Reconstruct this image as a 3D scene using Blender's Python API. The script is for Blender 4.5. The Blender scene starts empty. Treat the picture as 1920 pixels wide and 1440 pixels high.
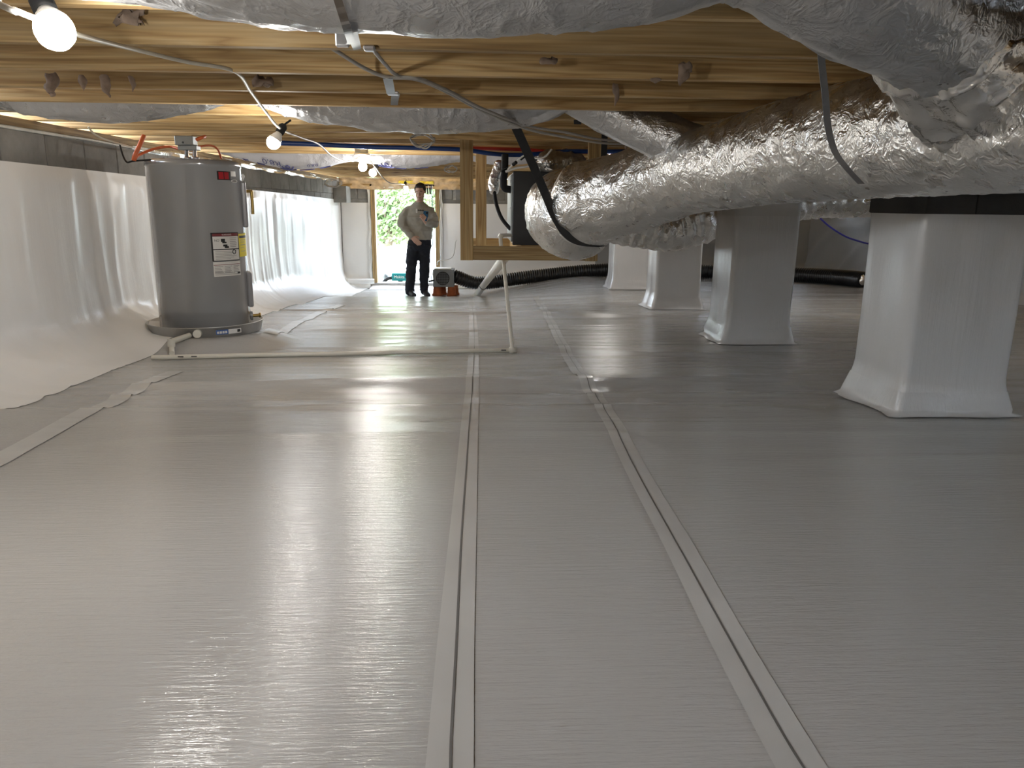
import bpy, bmesh, math, random
import numpy as np
from mathutils import Vector, Matrix
random.seed(7)
C = bpy.context.scene.collection
PI = math.pi
# ------------------------------------------------------------------ camera, world, exposure
PITCH, YAW, ROLL, FPX = math.radians(13.2), math.radians(2.6), math.radians(.55), 1440.0
_f = np.array([math.sin(YAW)*math.cos(PITCH), math.cos(YAW)*math.cos(PITCH), -math.sin(PITCH)])
_r0 = np.array([math.cos(YAW), -math.sin(YAW), 0.]); _u0 = np.cross(_r0, _f)
_r = _r0*math.cos(ROLL)+_u0*math.sin(ROLL); _u = -_r0*math.sin(ROLL)+_u0*math.cos(ROLL)
ZC = 0.9                                  # camera height above the world origin
cam = bpy.data.cameras.new('camera'); co = bpy.data.objects.new('camera', cam); C.objects.link(co)
cam.sensor_width = 36; cam.lens = 36*FPX/1920; cam.clip_start = .02; cam.clip_end = 200
co.matrix_world = Matrix(((_r[0], _u[0], -_f[0], 0), (_r[1], _u[1], -_f[1], 0), (_r[2], _u[2], -_f[2], ZC), (0, 0, 0, 1)))
S = bpy.context.scene; S.camera = co
S.view_settings.view_transform = 'Standard'; S.view_settings.look = 'None'
S.view_settings.gamma = 1; S.view_settings.use_curve_mapping = False
S.view_settings.exposure = 0.3
BULB = 400.0                              # radiance of the LED bulbs
SKY = 16.0
w = bpy.data.worlds.new('overcast_sky'); S.world = w; w.use_nodes = True
bg = w.node_tree.nodes['Background']; bg.inputs[0].default_value = (.74, .86, 1, 1); bg.inputs[1].default_value = SKY
S.cycles.max_bounces = 7; S.cycles.diffuse_bounces = 5; S.cycles.glossy_bounces = 4
S.cycles.sample_clamp_indirect = 6.0

def ray(x, y): return (x-960)/FPX*_r+(720-y)/FPX*_u+_f
def PY(x, y, Y):                          # the point at depth Y seen along a photo pixel
    d = ray(x, y); p = d*Y/d[1]; p[2] += ZC; return p
def PX(x, y, X):
    d = ray(x, y); p = d*X/d[0]; p[2] += ZC; return p
HJ = ZC+.385                              # underside of the joists
# ------------------------------------------------------------------ numpy noise
def _h(ix, iy, iz, s):
    with np.errstate(over='ignore'):
        n = ix.astype(np.uint32)*np.uint32(374761393)+iy.astype(np.uint32)*np.uint32(668265263)+iz.astype(np.uint32)*np.uint32(2147483647)+np.uint32((s*974711+12345) & 0xffffffff)
        n = (n ^ (n >> np.uint32(13)))*np.uint32(1274126177); n = n ^ (n >> np.uint32(16))
    return n.astype(np.float64)/4294967295.0*2-1
def vn(p, s=0):
    p = np.asarray(p, float); i = np.floor(p).astype(np.int64); f = p-i; f = f*f*f*(f*(f*6-15)+10)
    x, y, z = i[..., 0], i[..., 1], i[..., 2]; fx, fy, fz = f[..., 0], f[..., 1], f[..., 2]
    def L(a, b, t): return a+(b-a)*t
    return L(L(L(_h(x, y, z, s), _h(x+1, y, z, s), fx), L(_h(x, y+1, z, s), _h(x+1, y+1, z, s), fx), fy),
             L(L(_h(x, y, z+1, s), _h(x+1, y, z+1, s), fx), L(_h(x, y+1, z+1, s), _h(x+1, y+1, z+1, s), fx), fy), fz)
def ridge(p, s=0): return (1-np.abs(vn(p, s)))**3
def sst(a, b, x): t = np.clip((np.asarray(x, float)-a)/(b-a), 0, 1); return t*t*(3-2*t)
# ------------------------------------------------------------------ floor shape (lined ground, falling away from the camera)
HX, HY = -1.735, 4.95                     # water heater axis
_LY = [-3, 1, 3, 5, 7.1, 9.2, 9.6, 10.4, 11.3, 13, 14]
_LZ = [-.66, -.71, -.80, -.885, -.985, -1.095, -1.14, -1.25, -1.35, -1.395, -1.42]
_RZ = [-.66, -.71, -.805, -.885, -.945, -.99, -1.0, -1.02, -1.05, -1.10, -1.12]
def fz(x, y, wr=True):
    x = np.asarray(x, float); y = np.asarray(y, float)
    l = r_ = 0
    for d in (-.3, -.15, 0, .15, .3):
        l = l+np.interp(y+d, _LY, _LZ)/5; r_ = r_+np.interp(y+d, _LY, _RZ)/5
    t = sst(-.35, 1.7, x); z = l*(1-t)+r_*t
    z = z+.09*sst(-1.75, -2.3, x)**2*1.0
    d = np.hypot(x-HX, y-HY); z = z+.07*(1-sst(.34, .62, d))
    if wr:
        P = np.stack([x*.9, y*4.2, x*0], -1); P2 = np.stack([x*.45+.2*y, y*1.5, x*0+4], -1); P3 = np.stack([x*2.2, y*11., x*0+9], -1)
        a = sst(1.6, 3.6, y)*(1-.6*sst(8, 9.5, y))
        z = z+a*(.015*ridge(P*np.array([.55, 1, 1]), 1)*sst(-.1, .5, vn(P*.3, 5)+.3)+.007*vn(P*np.array([.6, 1, 1]), 2)+.003*ridge(P3*np.array([.5, 1, 1]), 3))+.010*vn(P2*np.array([.6, 1, 1]), 4)*sst(.5, 2.5, y)
        for (yc, xa, xb, h, wb, sl_) in ((3.5, -1.5, 1.3, .016, .42, .05), (4.62, .05, 1.5, .014, .2, -.10), (2.75, -.9, .2, .006, .25, .02), (5.6, -1.2, .6, .012, .4, .03), (6.7, -1., 1.3, .014, .4, -.05)):
            c = yc+sl_*x+.07*np.sin(x*2.6+yc*3); d = y-c
            z = z+h*np.where(d < 0, np.exp(-(d/.07)**2), np.exp(-(d/wb)**2))*sst(xa-.4, xa+.3, x)*(1-sst(xb-.3, xb+.4, x))
    return z+ZC
def PF(x, y):                             # where a pixel's ray meets the floor
    d = ray(x, y); lo, hi = .3, 16.
    for _ in range(50):
        m = (lo+hi)/2; p = d*m/d[1]
        if p[2]+ZC > float(fz(p[0], p[1], False)): lo = m
        else: hi = m
    p = d*lo/d[1]; p[2] += ZC; return p
# ------------------------------------------------------------------ object helpers
BASE = {}
def _link(name, me, parent, loc, kind=None):
    o = bpy.data.objects.new(name, me); C.objects.link(o)
    b = Vector(BASE[parent.name]) if parent is not None else Vector((0, 0, 0))
    if parent is not None: o.parent = parent
    o.location = Vector(loc)-b; BASE[o.name] = tuple(loc)
    if kind: o['kind'] = kind
    return o
def thing(name, label, cat, loc, group=None):
    o = _link(name, None, None, loc); o.empty_display_size = .1
    o['label'] = label; o['category'] = cat
    if group: o['group'] = group
    return o
def tag(o, label, cat, group=None):
    o['label'] = label; o['category'] = cat
    if group: o['group'] = group
    return o
def fast_mesh(name, V, F, mats, smooth=True, mi=None):
    me = bpy.data.meshes.new(name); V = np.asarray(V, np.float32)
    if isinstance(F, np.ndarray):
        k = F.shape[1]; me.vertices.add(len(V)); me.vertices.foreach_set('co', V.ravel())
        me.loops.add(F.size); me.loops.foreach_set('vertex_index', F.astype(np.int32).ravel())
        me.polygons.add(len(F)); me.polygons.foreach_set('loop_start', np.arange(0, F.size, k, dtype=np.int32))
        me.polygons.foreach_set('loop_total', np.full(len(F), k, np.int32))
    else:
        me.from_pydata([tuple(map(float, v)) for v in V], [], F)
    for m in (mats if isinstance(mats, (list, tuple)) else [mats]): me.materials.append(m)
    me.polygons.foreach_set('use_smooth', np.full(len(me.polygons), bool(smooth)) if not isinstance(smooth, (list, np.ndarray)) else np.array(smooth, bool))
    if mi is not None: me.polygons.foreach_set('material_index', np.array(mi, np.int32))
    me.update(calc_edges=True); me.validate(); return me
class MB:                                 # collects shapes in world space, builds ONE mesh
    def __init__(s): s.V = []; s.F = []; s.S = []; s.M = []
    def add(s, V, F, smooth=True, mi=0):
        n = len(s.V); s.V += [tuple(map(float, v)) for v in V]; s.F += [tuple(int(i)+n for i in f) for f in F]
        s.S += [smooth]*len(F); s.M += [mi]*len(F); return s
    def box(s, c, d, rot=None, bev=0., mi=0):
        bm = bmesh.new(); bmesh.ops.create_cube(bm, size=1); bmesh.ops.scale(bm, vec=d, verts=bm.verts)
        if bev: bmesh.ops.bevel(bm, geom=bm.edges[:], offset=bev, segments=2 if bev > .004 else 1, affect='EDGES', profile=.5)
        M = Matrix.Translation(c) @ (rot.to_4x4() if rot else Matrix())
        V = [M @ v.co for v in bm.verts]; bm.verts.index_update(); F = [[v.index for v in f.verts] for f in bm.faces]; bm.free()
        return s.add(V, F, False, mi)
    def bar(s, a, b, wd, ht, up=(0, 0, 1), bev=0., mi=0):
        a, b = Vector(a), Vector(b); y = (b-a); L = y.length; y.normalize(); x = y.cross(Vector(up)).normalized(); z = x.cross(y)
        return s.box((a+b)/2, (wd, L, ht), Matrix((x, y, z)).transposed(), bev, mi)
    def tube(s, pts, r, n=8, caps=True, mi=0, smooth=True):
        P = [Vector(p) for p in pts]; R = r if isinstance(r, (list, tuple, np.ndarray)) else [r]*len(P)
        V, F = [], []; ref = None
        for i, p in enumerate(P):
            t = (P[min(i+1, len(P)-1)]-P[max(i-1, 0)]).normalized()
            if ref is None: ref = Vector((0, 0, 1)) if abs(t.z) < .9 else Vector((1, 0, 0))
            x = t.cross(ref).normalized(); y = x.cross(t).normalized(); ref = y
            for k in range(n): V.append(p+(x*math.cos(2*PI*k/n)+y*math.sin(2*PI*k/n))*R[i])
        for i in range(len(P)-1):
            for k in range(n): F.append((i*n+k, i*n+(k+1) % n, (i+1)*n+(k+1) % n, (i+1)*n+k))
        s.add(V, F, smooth, mi)
        if caps: s.add(V[:n], [tuple(range(n))], False, mi); s.add(V[-n:], [tuple(range(n))[::-1]], False, mi)
        return s
    def lathe(s, c, prof, n=24, axis=(0, 0, 1), mi=0, smooth=True):
        z = Vector(axis).normalized(); x = z.orthogonal().normalized(); y = z.cross(x); c = Vector(c); V, F = [], []
        for (r, h) in prof:
            for k in range(n): V.append(c+z*h+(x*math.cos(2*PI*k/n)+y*math.sin(2*PI*k/n))*max(r, 1e-4))
        for i in range(len(prof)-1):
            for k in range(n): F.append((i*n+k, i*n+(k+1) % n, (i+1)*n+(k+1) % n, (i+1)*n+k))
        return s.add(V, F, smooth, mi)
    def grid(s, A, close=False, mi=0, smooth=True):
        n, m = A.shape[:2]; F = []
        for i in range(n-1):
            for j in range(m if close else m-1): F.append((i*m+j, i*m+(j+1) % m, (i+1)*m+(j+1) % m, (i+1)*m+j))
        return s.add(A.reshape(-1, 3), F, smooth, mi)
    def strip(s, pts, width, side, mi=0, th=.002):      # flat strap with thickness along a path; side = width direction(s)
        P = [Vector(p) for p in pts]; V, F = [], []
        for i, p in enumerate(P):
            sd = Vector(side[i] if isinstance(side, list) else side).normalized(); t = (P[min(i+1, len(P)-1)]-P[max(i-1, 0)]).normalized(); nn = t.cross(sd).normalized()
            V += [p-sd*width/2-nn*th/2, p+sd*width/2-nn*th/2, p+sd*width/2+nn*th/2, p-sd*width/2+nn*th/2]
        for i in range(len(P)-1):
            for k in range(4): F.append((i*4+k, i*4+(k+1) % 4, i*4+4+(k+1) % 4, i*4+4+k))
        F += [(0, 1, 2, 3), tuple(len(V)-4+k for k in (3, 2, 1, 0))]
        return s.add(V, F, False, mi)
    def build(s, name, mat, parent=None, loc=None, kind=None):
        if loc is None: loc = BASE[parent.name] if parent is not None else (0, 0, 0)
        V = np.array(s.V)-np.array(loc)
        me = fast_mesh(name, V, s.F, mat, s.S, s.M); 
        bm = bmesh.new(); bm.from_mesh(me); bmesh.ops.recalc_face_normals(bm, faces=bm.faces); bm.to_mesh(me); bm.free()
        return _link(name, me, parent, loc, kind)
def grid_obj(name, A, mat, parent=None, close=False, kind=None, loc=None, smooth=True):
    n, m = A.shape[:2]; I = np.arange(n*m).reshape(n, m)
    J = np.roll(I, -1, 1) if close else I[:, 1:]; K = I if close else I[:, :-1]
    F = np.stack([K[:-1], J[:-1], J[1:], K[1:]], -1).reshape(-1, 4)
    if loc is None: loc = BASE[parent.name] if parent is not None else (0, 0, 0)
    return _link(name, fast_mesh(name, A.reshape(-1, 3)-np.array(loc), F, mat, smooth), parent, loc, kind)
def spl(pts, n=8):                        # Catmull-Rom through points of any dimension
    P = np.array(pts, float); P = np.vstack([2*P[0]-P[1], P, 2*P[-1]-P[-2]]); out = []
    for i in range(1, len(P)-2):
        for t in np.linspace(0, 1, n, endpoint=False):
            a, b, c, d = P[i-1:i+3]
            out.append(.5*(2*b+(c-a)*t+(2*a-5*b+4*c-d)*t*t+(3*b-a-3*c+d)*t**3))
    out.append(P[-2]); return np.array(out)
def text_mesh(txt, size):
    cu = bpy.data.curves.new('t', 'FONT'); cu.body = txt; cu.size = size; cu.align_x = 'CENTER'; cu.align_y = 'CENTER'
    o = bpy.data.objects.new('t', cu); C.objects.link(o); dg = bpy.context.evaluated_depsgraph_get()
    me = bpy.data.meshes.new_from_object(o.evaluated_get(dg)); V = [v.co.copy() for v in me.vertices]; F = [tuple(p.vertices) for p in me.polygons]
    bpy.data.objects.remove(o); bpy.data.curves.remove(cu); bpy.data.meshes.remove(me); return V, F
def copy_tree(o, parent=None):
    c = o.copy(); C.objects.link(c); BASE[c.name] = BASE[o.name]
    if parent is not None: c.parent = parent
    for ch in list(o.children): copy_tree(ch, c)
    return c
# ------------------------------------------------------------------ materials
class NT:
    def __init__(s, name):
        s.m = bpy.data.materials.new(name); s.m.use_nodes = True; s.t = s.m.node_tree; s.b = s.t.nodes['Principled BSDF']
    def n(s, ty, **k):
        q = s.t.nodes.new(ty)
        for a, v in k.items():
            if a in q.inputs.keys(): q.inputs[a].default_value = v
            else: setattr(q, a, v)
        return q
    def l(s, a, b): s.t.links.new(a, b)
    def coord(s, scale=(1, 1, 1), kind='Object', offs=None):
        c = s.n('ShaderNodeTexCoord'); mp = s.n('ShaderNodeMapping'); mp.inputs['Scale'].default_value = scale
        if offs is not None:
            ad = s.n('ShaderNodeVectorMath', operation='ADD'); s.l(c.outputs[kind], ad.inputs[0]); s.l(offs, ad.inputs[1]); s.l(ad.outputs[0], mp.inputs['Vector'])
        else: s.l(c.outputs[kind], mp.inputs['Vector'])
        return mp.outputs[0]
    def noise(s, vec, scale=5, detail=4, rough=.5, dist=0.):
        q = s.n('ShaderNodeTexNoise', Scale=scale, Detail=detail, Roughness=rough, Distortion=dist); s.l(vec, q.inputs['Vector']); return q
    def ramp(s, fac, stops):
        q = s.n('ShaderNodeValToRGB'); s.l(fac, q.inputs[0]); e = q.color_ramp.elements
        while len(e) < len(stops): e.new(.5)
        for i, (p, c) in enumerate(stops): e[i].position = p; e[i].color = (*c, 1) if not isinstance(c, float) else (c, c, c, 1)
        return q.outputs[0]
    def bump(s, h, strength=.3, dist=.01, prev=None):
        q = s.n('ShaderNodeBump', Strength=strength, Distance=dist); s.l(h, q.inputs['Height'])
        if prev is not None: s.l(prev, q.inputs['Normal'])
        return q.outputs[0]
    def set(s, **k):
        for a, v in k.items():
            a = {'color': 'Base Color', 'rough': 'Roughness', 'metal': 'Metallic', 'spec': 'Specular IOR Level', 'trans': 'Transmission Weight', 'coat': 'Coat Weight', 'normal': 'Normal', 'sheen': 'Sheen Weight', 'sub': 'Subsurface Weight'}[a]
            if isinstance(v, (int, float)): s.b.inputs[a].default_value = v
            elif isinstance(v, tuple): s.b.inputs[a].default_value = (*v, 1) if len(v) == 3 else v
            else: s.l(v, s.b.inputs[a])
        return s
def simple(name, col, rough=.5, metal=0., var=.08, scale=12, bump=.1, bscale=60, **k):
    t = NT(name); v = t.coord(); nz = t.noise(v, scale, 4)
    c = t.ramp(nz.outputs[0], [(.3, tuple(x*(1-var) for x in col)), (.7, tuple(min(1, x*(1+var)) for x in col))])
    t.set(color=c, rough=rough, metal=metal, **k)
    if bump: t.set(normal=t.bump(t.noise(v, bscale, 3).outputs[0], bump, .003))
    return t.m
def poly_mat(name, col, stri, r0, r1, bs):
    t = NT(name); v = t.coord()
    big = t.noise(v, 1.3, 4); c = t.ramp(big.outputs[0], [(.3, tuple(x*.95 for x in col)), (.7, tuple(min(1, x*1.04) for x in col))])
    s1 = t.noise(t.coord(stri), 1, 4, .6, .6); s2 = t.noise(t.coord(tuple(x*2.7 for x in stri)), 1, 3, .6)
    s3 = t.noise(v, 150, 3); s4 = t.noise(t.coord(tuple(max(24., x*.8) for x in stri)), 1, 4, .65, 1.2)
    nrm = t.bump(s1.outputs[0], bs, .004); nrm = t.bump(s2.outputs[0], bs*.9, .0022, nrm); nrm = t.bump(s4.outputs[0], bs*.5, .0022, nrm); nrm = t.bump(s3.outputs[0], bs*.7, .0008, nrm)
    rg = t.n('ShaderNodeMapRange'); t.l(t.noise(v, 3, 3).outputs[0], rg.inputs[0]); rg.inputs[1].default_value = .3; rg.inputs[2].default_value = .7; rg.inputs[3].default_value = r0; rg.inputs[4].default_value = r1
    t.set(color=c, rough=rg.outputs[0], normal=nrm, spec=.5); return t.m
M = {}
M['floor'] = poly_mat('white_vapor_barrier', (.425, .42, .41), (7, 95, 7), .12, .17, .5)
M['wall'] = poly_mat('white_wall_liner', (.82, .815, .80), (22, 22, 2.2), .28, .42, .3)
M['wall2'] = poly_mat('grey_wall_liner', (.36, .36, .36), (22, 22, 2.2), .28, .42, .3)  # same wall liner in a darker grey, used towards the right
M['pierwrap'] = poly_mat('white_pier_liner', (.56, .555, .545), (34, 34, 2.0), .15, .24, .45)
M['tape'] = simple('clear_white_seam_tape', (.49, .485, .47), .2, 0, .05, 5, .08, 20)
M['seam'] = simple('dark_seam_gap', (.11, .105, .10), .6)
def block_mat(name, col):
    t = NT(name); oi = t.n('ShaderNodeObjectInfo'); v = t.coord(offs=oi.outputs['Location'])
    c = t.ramp(t.noise(v, 6, 6, .65).outputs[0], [(.28, tuple(x*.72 for x in col)), (.5, col), (.75, tuple(x*1.25 for x in col))])
    mx = t.n('ShaderNodeMix', data_type='RGBA', blend_type='MULTIPLY'); mx.inputs[0].default_value = 1
    rr = t.ramp(oi.outputs['Random'], [(0, .82), (1, 1.12)]); t.l(c, mx.inputs[6]); t.l(rr, mx.inputs[7])
    t.set(color=mx.outputs[2], rough=.92, normal=t.bump(t.noise(v, 90, 4, .7).outputs[0], .5, .004)); return t.m
M['block'] = block_mat('grey_concrete_block', (.205, .2, .19))
M['mortar'] = simple('pale_mortar', (.33, .325, .31), .95, 0, .15, 20, .4, 80)
M['cap'] = block_mat('charcoal_block', (.05, .049, .047))
def wood(name, cols, ax=0, rnd=True, tone=(.75, 1.15)):
    t = NT(name); oi = t.n('ShaderNodeObjectInfo'); sc = t.n('ShaderNodeVectorMath', operation='SCALE'); cmb = t.n('ShaderNodeCombineXYZ')
    for i in range(3): t.l(oi.outputs['Random'], cmb.inputs[i])
    t.l(cmb.outputs[0], sc.inputs[0]); sc.inputs['Scale'].default_value = 31.
    st = [13., 13., 13.]; st[ax] = .6
    v = t.coord(tuple(st), offs=sc.outputs[0]); nz = t.noise(v, 1, 3, .5, .25)
    mu = t.n('ShaderNodeMath', operation='MULTIPLY'); mu.inputs[1].default_value = 18.; t.l(nz.outputs[0], mu.inputs[0])
    pp = t.n('ShaderNodeMath', operation='PINGPONG'); pp.inputs[1].default_value = 1.; t.l(mu.outputs[0], pp.inputs[0])
    c = t.ramp(pp.outputs[0], [(0, cols[0]), (.55, cols[1]), (1, cols[2])])
    fs = [160., 160., 160.]; fs[ax] = 3.
    fine = t.noise(t.coord(tuple(fs), offs=sc.outputs[0]), 1, 2)
    blot = t.noise(t.coord((1.2, 1.2, 1.2), offs=sc.outputs[0]), 1.3, 3)
    m1 = t.n('ShaderNodeMix', data_type='RGBA', blend_type='MULTIPLY'); m1.inputs[0].default_value = 1; t.l(c, m1.inputs[6]); t.l(t.ramp(fine.outputs[0], [(.3, .72), (.7, 1.04)]), m1.inputs[7])
    m2 = t.n('ShaderNodeMix', data_type='RGBA', blend_type='MULTIPLY'); m2.inputs[0].default_value = 1; t.l(m1.outputs[2], m2.inputs[6]); t.l(t.ramp(oi.outputs['Random'], [(0, tone[0]), (1, tone[1])]), m2.inputs[7])
    m3 = t.n('ShaderNodeMix', data_type='RGBA', blend_type='MULTIPLY'); m3.inputs[0].default_value = 1; t.l(m2.outputs[2], m3.inputs[6]); t.l(t.ramp(blot.outputs[0], [(.35, .78), (.65, 1.05)]), m3.inputs[7])
    ks = [5., 5., 5.]; ks[ax] = 1.4
    vo = t.n('ShaderNodeTexVoronoi', Scale=1.); t.l(t.coord(tuple(ks), offs=sc.outputs[0]), vo.inputs['Vector'])
    m4 = t.n('ShaderNodeMix', data_type='RGBA', blend_type='MULTIPLY'); m4.inputs[0].default_value = 1; t.l(m3.outputs[2], m4.inputs[6]); t.l(t.ramp(vo.outputs['Distance'], [(.03, (.3, .18, .1)), (.10, (1., 1., 1.))]), m4.inputs[7])
    t.set(color=m4.outputs[2], rough=.7, normal=t.bump(fine.outputs[0], .15, .002)); return t.m
PINE = [(.68, .485, .24), (.60, .40, .17), (.43, .26, .10)]
M['joist'] = wood('pine_joist', PINE, 0)
M['lumber_z'] = wood('pine_post', [(.52, .37, .175), (.45, .30, .13), (.34, .205, .075)], 2)
M['lumber_x'] = wood('pine_rail', [(.52, .37, .175), (.45, .30, .13), (.34, .205, .075)], 0)
M['plate'] = wood('sill_lumber', [(.40, .29, .15), (.34, .23, .11), (.24, .15, .07)], 1)
M['osb'] = simple('osb_subfloor', (.30, .19, .09), .8, 0, .35, 40, .3, 90)
def foil(name, base, rough, metal, a=1., ink=None):
    t = NT(name); v = t.coord()
    n1 = t.noise(v, 9, 5, .6, .8); n2 = t.noise(v, 38, 4, .65, .5); cn = t.noise(v, 15, 3, .55, 1.1); c2 = t.noise(v, 34, 2, .5, .8)
    nr = t.bump(n1.outputs[0], .34*a, .012); nr = t.bump(n2.outputs[0], .42*a, .004, nr); nr = t.bump(t.ramp(cn.outputs[0], [(.38, 0.), (.5, 1.), (.62, 0.)]), .36*a, .006, nr); nr = t.bump(t.ramp(c2.outputs[0], [(.4, 0.), (.5, 1.), (.6, 0.)]), .3*a, .0025, nr)
    c = t.ramp(t.noise(v, 5, 3).outputs[0], [(.3, tuple(x*.9 for x in base)), (.7, base)])
    rg = t.ramp(t.noise(v, 14, 3).outputs[0], [(.3, rough*.75), (.7, rough*1.3)])
    t.set(color=c, rough=rg, metal=metal, normal=nr); return t.m
M['foil'] = foil('crinkled_silver_foil', (.80, .79, .77), .3, 1.)
M['foil2'] = foil('metallised_film_jacket', (.60, .60, .605), .34, .97, .8)
M['foil3'] = foil('printed_film_jacket', (.62, .62, .65), .38, .5, .6)
M['foiltape'] = foil('foil_tape', (.82, .8, .77), .22, 1., .5)
M['ink'] = simple('blue_print_ink', (.06, .065, .18), .5, 0, .1, 20, 0)
M['black'] = simple('black_sheet', (.012, .012, .013), .45, 0, .2, 10, .05)
M['foam'] = simple('black_pipe_foam', (.014, .014, .015), .8, 0, .2, 20, .3, 70)
M['webbing'] = simple('black_webbing', (.016, .016, .017), .6, 0, .2, 40, .4, 300)
M['strap'] = simple('grey_strap', (.17, .17, .175), .45, .3, .1, 30, .1)
M['galv'] = simple('galvanised_steel', (.55, .55, .56), .38, .9, .1, 30, .1)
M['alu'] = simple('aluminium_pan', (.47, .465, .455), .42, .75, .08, 12, .12, 30)
M['tank'] = simple('grey_enamel', (.31, .315, .325), .17, .25, .03, 4, 0, coat=.6)
M['tank2'] = simple('grey_panel', (.30, .30, .31), .34, .1, .04, 6, 0)
M['brass'] = simple('brass', (.45, .31, .10), .35, .9, .1, 20, .1)
M['copper'] = simple('copper', (.50, .25, .12), .35, .9, .1, 20, .1)
M['white'] = simple('white_plastic', (.72, .71, .68), .4, 0, .04, 10, 0)
M['paper'] = simple('label_paper', (.70, .69, .66), .5, 0, .03, 20, 0)
M['dkred'] = simple('dark_red_print', (.17, .025, .03), .5, 0, .05, 20, 0)
M['red'] = simple('red_print', (.42, .02, .03), .4, 0, .05, 20, 0)
M['blk'] = simple('black_print', (.015, .015, .015), .5, 0, .05, 20, 0)
M['grytext'] = simple('grey_print', (.27, .26, .26), .5, 0, .05, 20, 0)
M['yellow'] = simple('yellow_label', (.70, .58, .03), .5, 0, .05, 20, 0)
M['bluel'] = simple('blue_label', (.05, .12, .35), .5, 0, .1, 20, 0)
M['pvc'] = simple('white_pvc', (.64, .62, .55), .35, 0, .05, 8, 0)
M['cord'] = simple('cream_cord', (.60, .56, .46), .5, 0, .05, 30, 0)
M['cable'] = simple('pale_cable', (.43, .41, .375), .5, 0, .05, 30, 0)
M['whitewire'] = simple('white_wire', (.75, .74, .72), .45, 0, .03, 30, 0)
M['orange'] = simple('orange_cable', (.60, .13, .04), .45, 0, .08, 30, 0)
M['pexblue'] = simple('blue_pex', (.012, .055, .25), .3, 0, .08, 30, 0)
M['pexred'] = simple('red_pex', (.42, .03, .02), .3, 0, .08, 30, 0)
M['bluewire'] = simple('blue_wire', (.03, .03, .27), .4, 0, .08, 30, 0)
M['box'] = simple('grey_box_metal', (.30, .32, .32), .45, .4, .06, 20, .05)
M['dehum'] = simple('grey_cabinet', (.22, .235, .245), .45, .2, .06, 10, .05)
M['clay'] = simple('terracotta', (.36, .10, .035), .85, 0, .15, 18, .3, 60)
M['corr'] = simple('black_corrugated_plastic', (.016, .016, .017), .28, 0, .2, 10, .05)
M['foamw'] = simple('white_spray_foam', (.72, .70, .64), .85, 0, .1, 25, .6, 40)
M['glassfib'] = simple('brown_fibreglass', (.26, .195, .15), .95, 0, .3, 25, .9, 60)
M['insul'] = simple('paper_faced_insulation', (.50, .38, .25), .8, 0, .35, 9, .9, 16)
M['yellowfib'] = simple('yellow_fibreglass', (.75, .62, .08), .95, 0, .2, 25, .8, 50)
M['gravel'] = simple('pale_gravel', (.62, .60, .56), .95, 0, .12, 6, .7, 30)
M['earth'] = simple('grassy_ground', (.36, .36, .28), .95, 0, .3, 3, .5, 25)
M['bark'] = simple('grey_bark', (.22, .17, .12), .9, 0, .25, 14, .6, 40)
M['teal'] = simple('teal_plastic', (.0, .20, .22), .4, 0, .06, 10, 0)
M['skin'] = simple('skin', (.64, .41, .32), .5, 0, .06, 14, .05, sub=.05)
M['shirt'] = simple('grey_green_knit', (.40, .385, .335), .9, 0, .08, 20, .35, 220)
M['jeans'] = simple('dark_denim', (.012, .016, .026), .85, 0, .2, 25, .3, 240)
M['shoe'] = simple('black_shoe', (.02, .02, .022), .5, 0, .1, 20, .1)
M['hair'] = simple('dark_hair', (.022, .013, .009), .6, 0, .3, 60, .7, 140)
M['phone'] = simple('blue_phone_case', (.02, .12, .26), .4, 0, .1, 20, 0)
t = NT('leaf'); oi = t.coord(); t.set(color=t.ramp(t.noise(oi, 1.2, 3).outputs[0], [(.3, (.17, .26, .10)), (.6, (.30, .38, .17)), (.75, (.42, .45, .26))]), rough=.6); M['leaf'] = t.m
def glow(name, col, st):
    t = NT(name); t.b.inputs['Emission Color'].default_value = (*col, 1); t.b.inputs['Emission Strength'].default_value = st; t.set(color=(.9, .9, .88), rough=.3); return t.m
M['bulb'] = glow('lit_led_globe', (1., .97, .92), BULB)
# ================================================================== SETTING
WX, FY, RX, BY = -2.25, 13.0, 5.6, -2.4
# floor
xs = np.concatenate([np.arange(WX, 2.6, .03), np.arange(2.6, RX+.05, .08)]); ys = np.concatenate([np.arange(BY, .6, .1), np.arange(.6, 6, .022), np.arange(6, FY+.16, .03)])
X, Y = np.meshgrid(xs, ys); floor = grid_obj('floor', np.stack([X, Y, fz(X, Y)], -1), M['floor'], kind='structure')
def floor_strip(name, pts, wd, mat, parent, off, dz, n=60):
    P = spl([p[:2] for p in pts], n)
    T = np.gradient(P, axis=0); T /= np.linalg.norm(T, axis=1)[:, None]; N = np.stack([T[:, 1], -T[:, 0]], 1)
    ws = np.linspace(-.5, .5, 5)*wd+off; A = np.zeros((len(P), 5, 3))
    for j, q in enumerate(ws): A[:, j, :2] = P+N*q
    A[..., 2] = fz(A[..., 0], A[..., 1])+dz
    return grid_obj(name, A, mat, parent)
SEAMB = [PF(*p) for p in [(839, 1500), (845, 1400), (855, 1200), (868, 1000), (878, 840), (886, 720), (888, 640), (886, 590), (883, 562)]]
SEAMC = [PF(*p) for p in [(1540, 1500), (1478, 1400), (1360, 1190), (1265, 1010), (1195, 885), (1135, 775), (1085, 700), (1055, 650), (1028, 596), (1004, 556)]]
for sm, wd in ((SEAMB, .062), (SEAMC, .068)):
    tp = floor_strip('seam_tape', sm, wd, M['tape'], floor, 0, .0025)
    floor_strip('seam_gap', [p+np.array([.006*vn(np.array([i*1.7, 0, 0])), 0, 0]) for i, p in enumerate(sm)], .0036, M['seam'], tp, 0, .0045)
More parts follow.
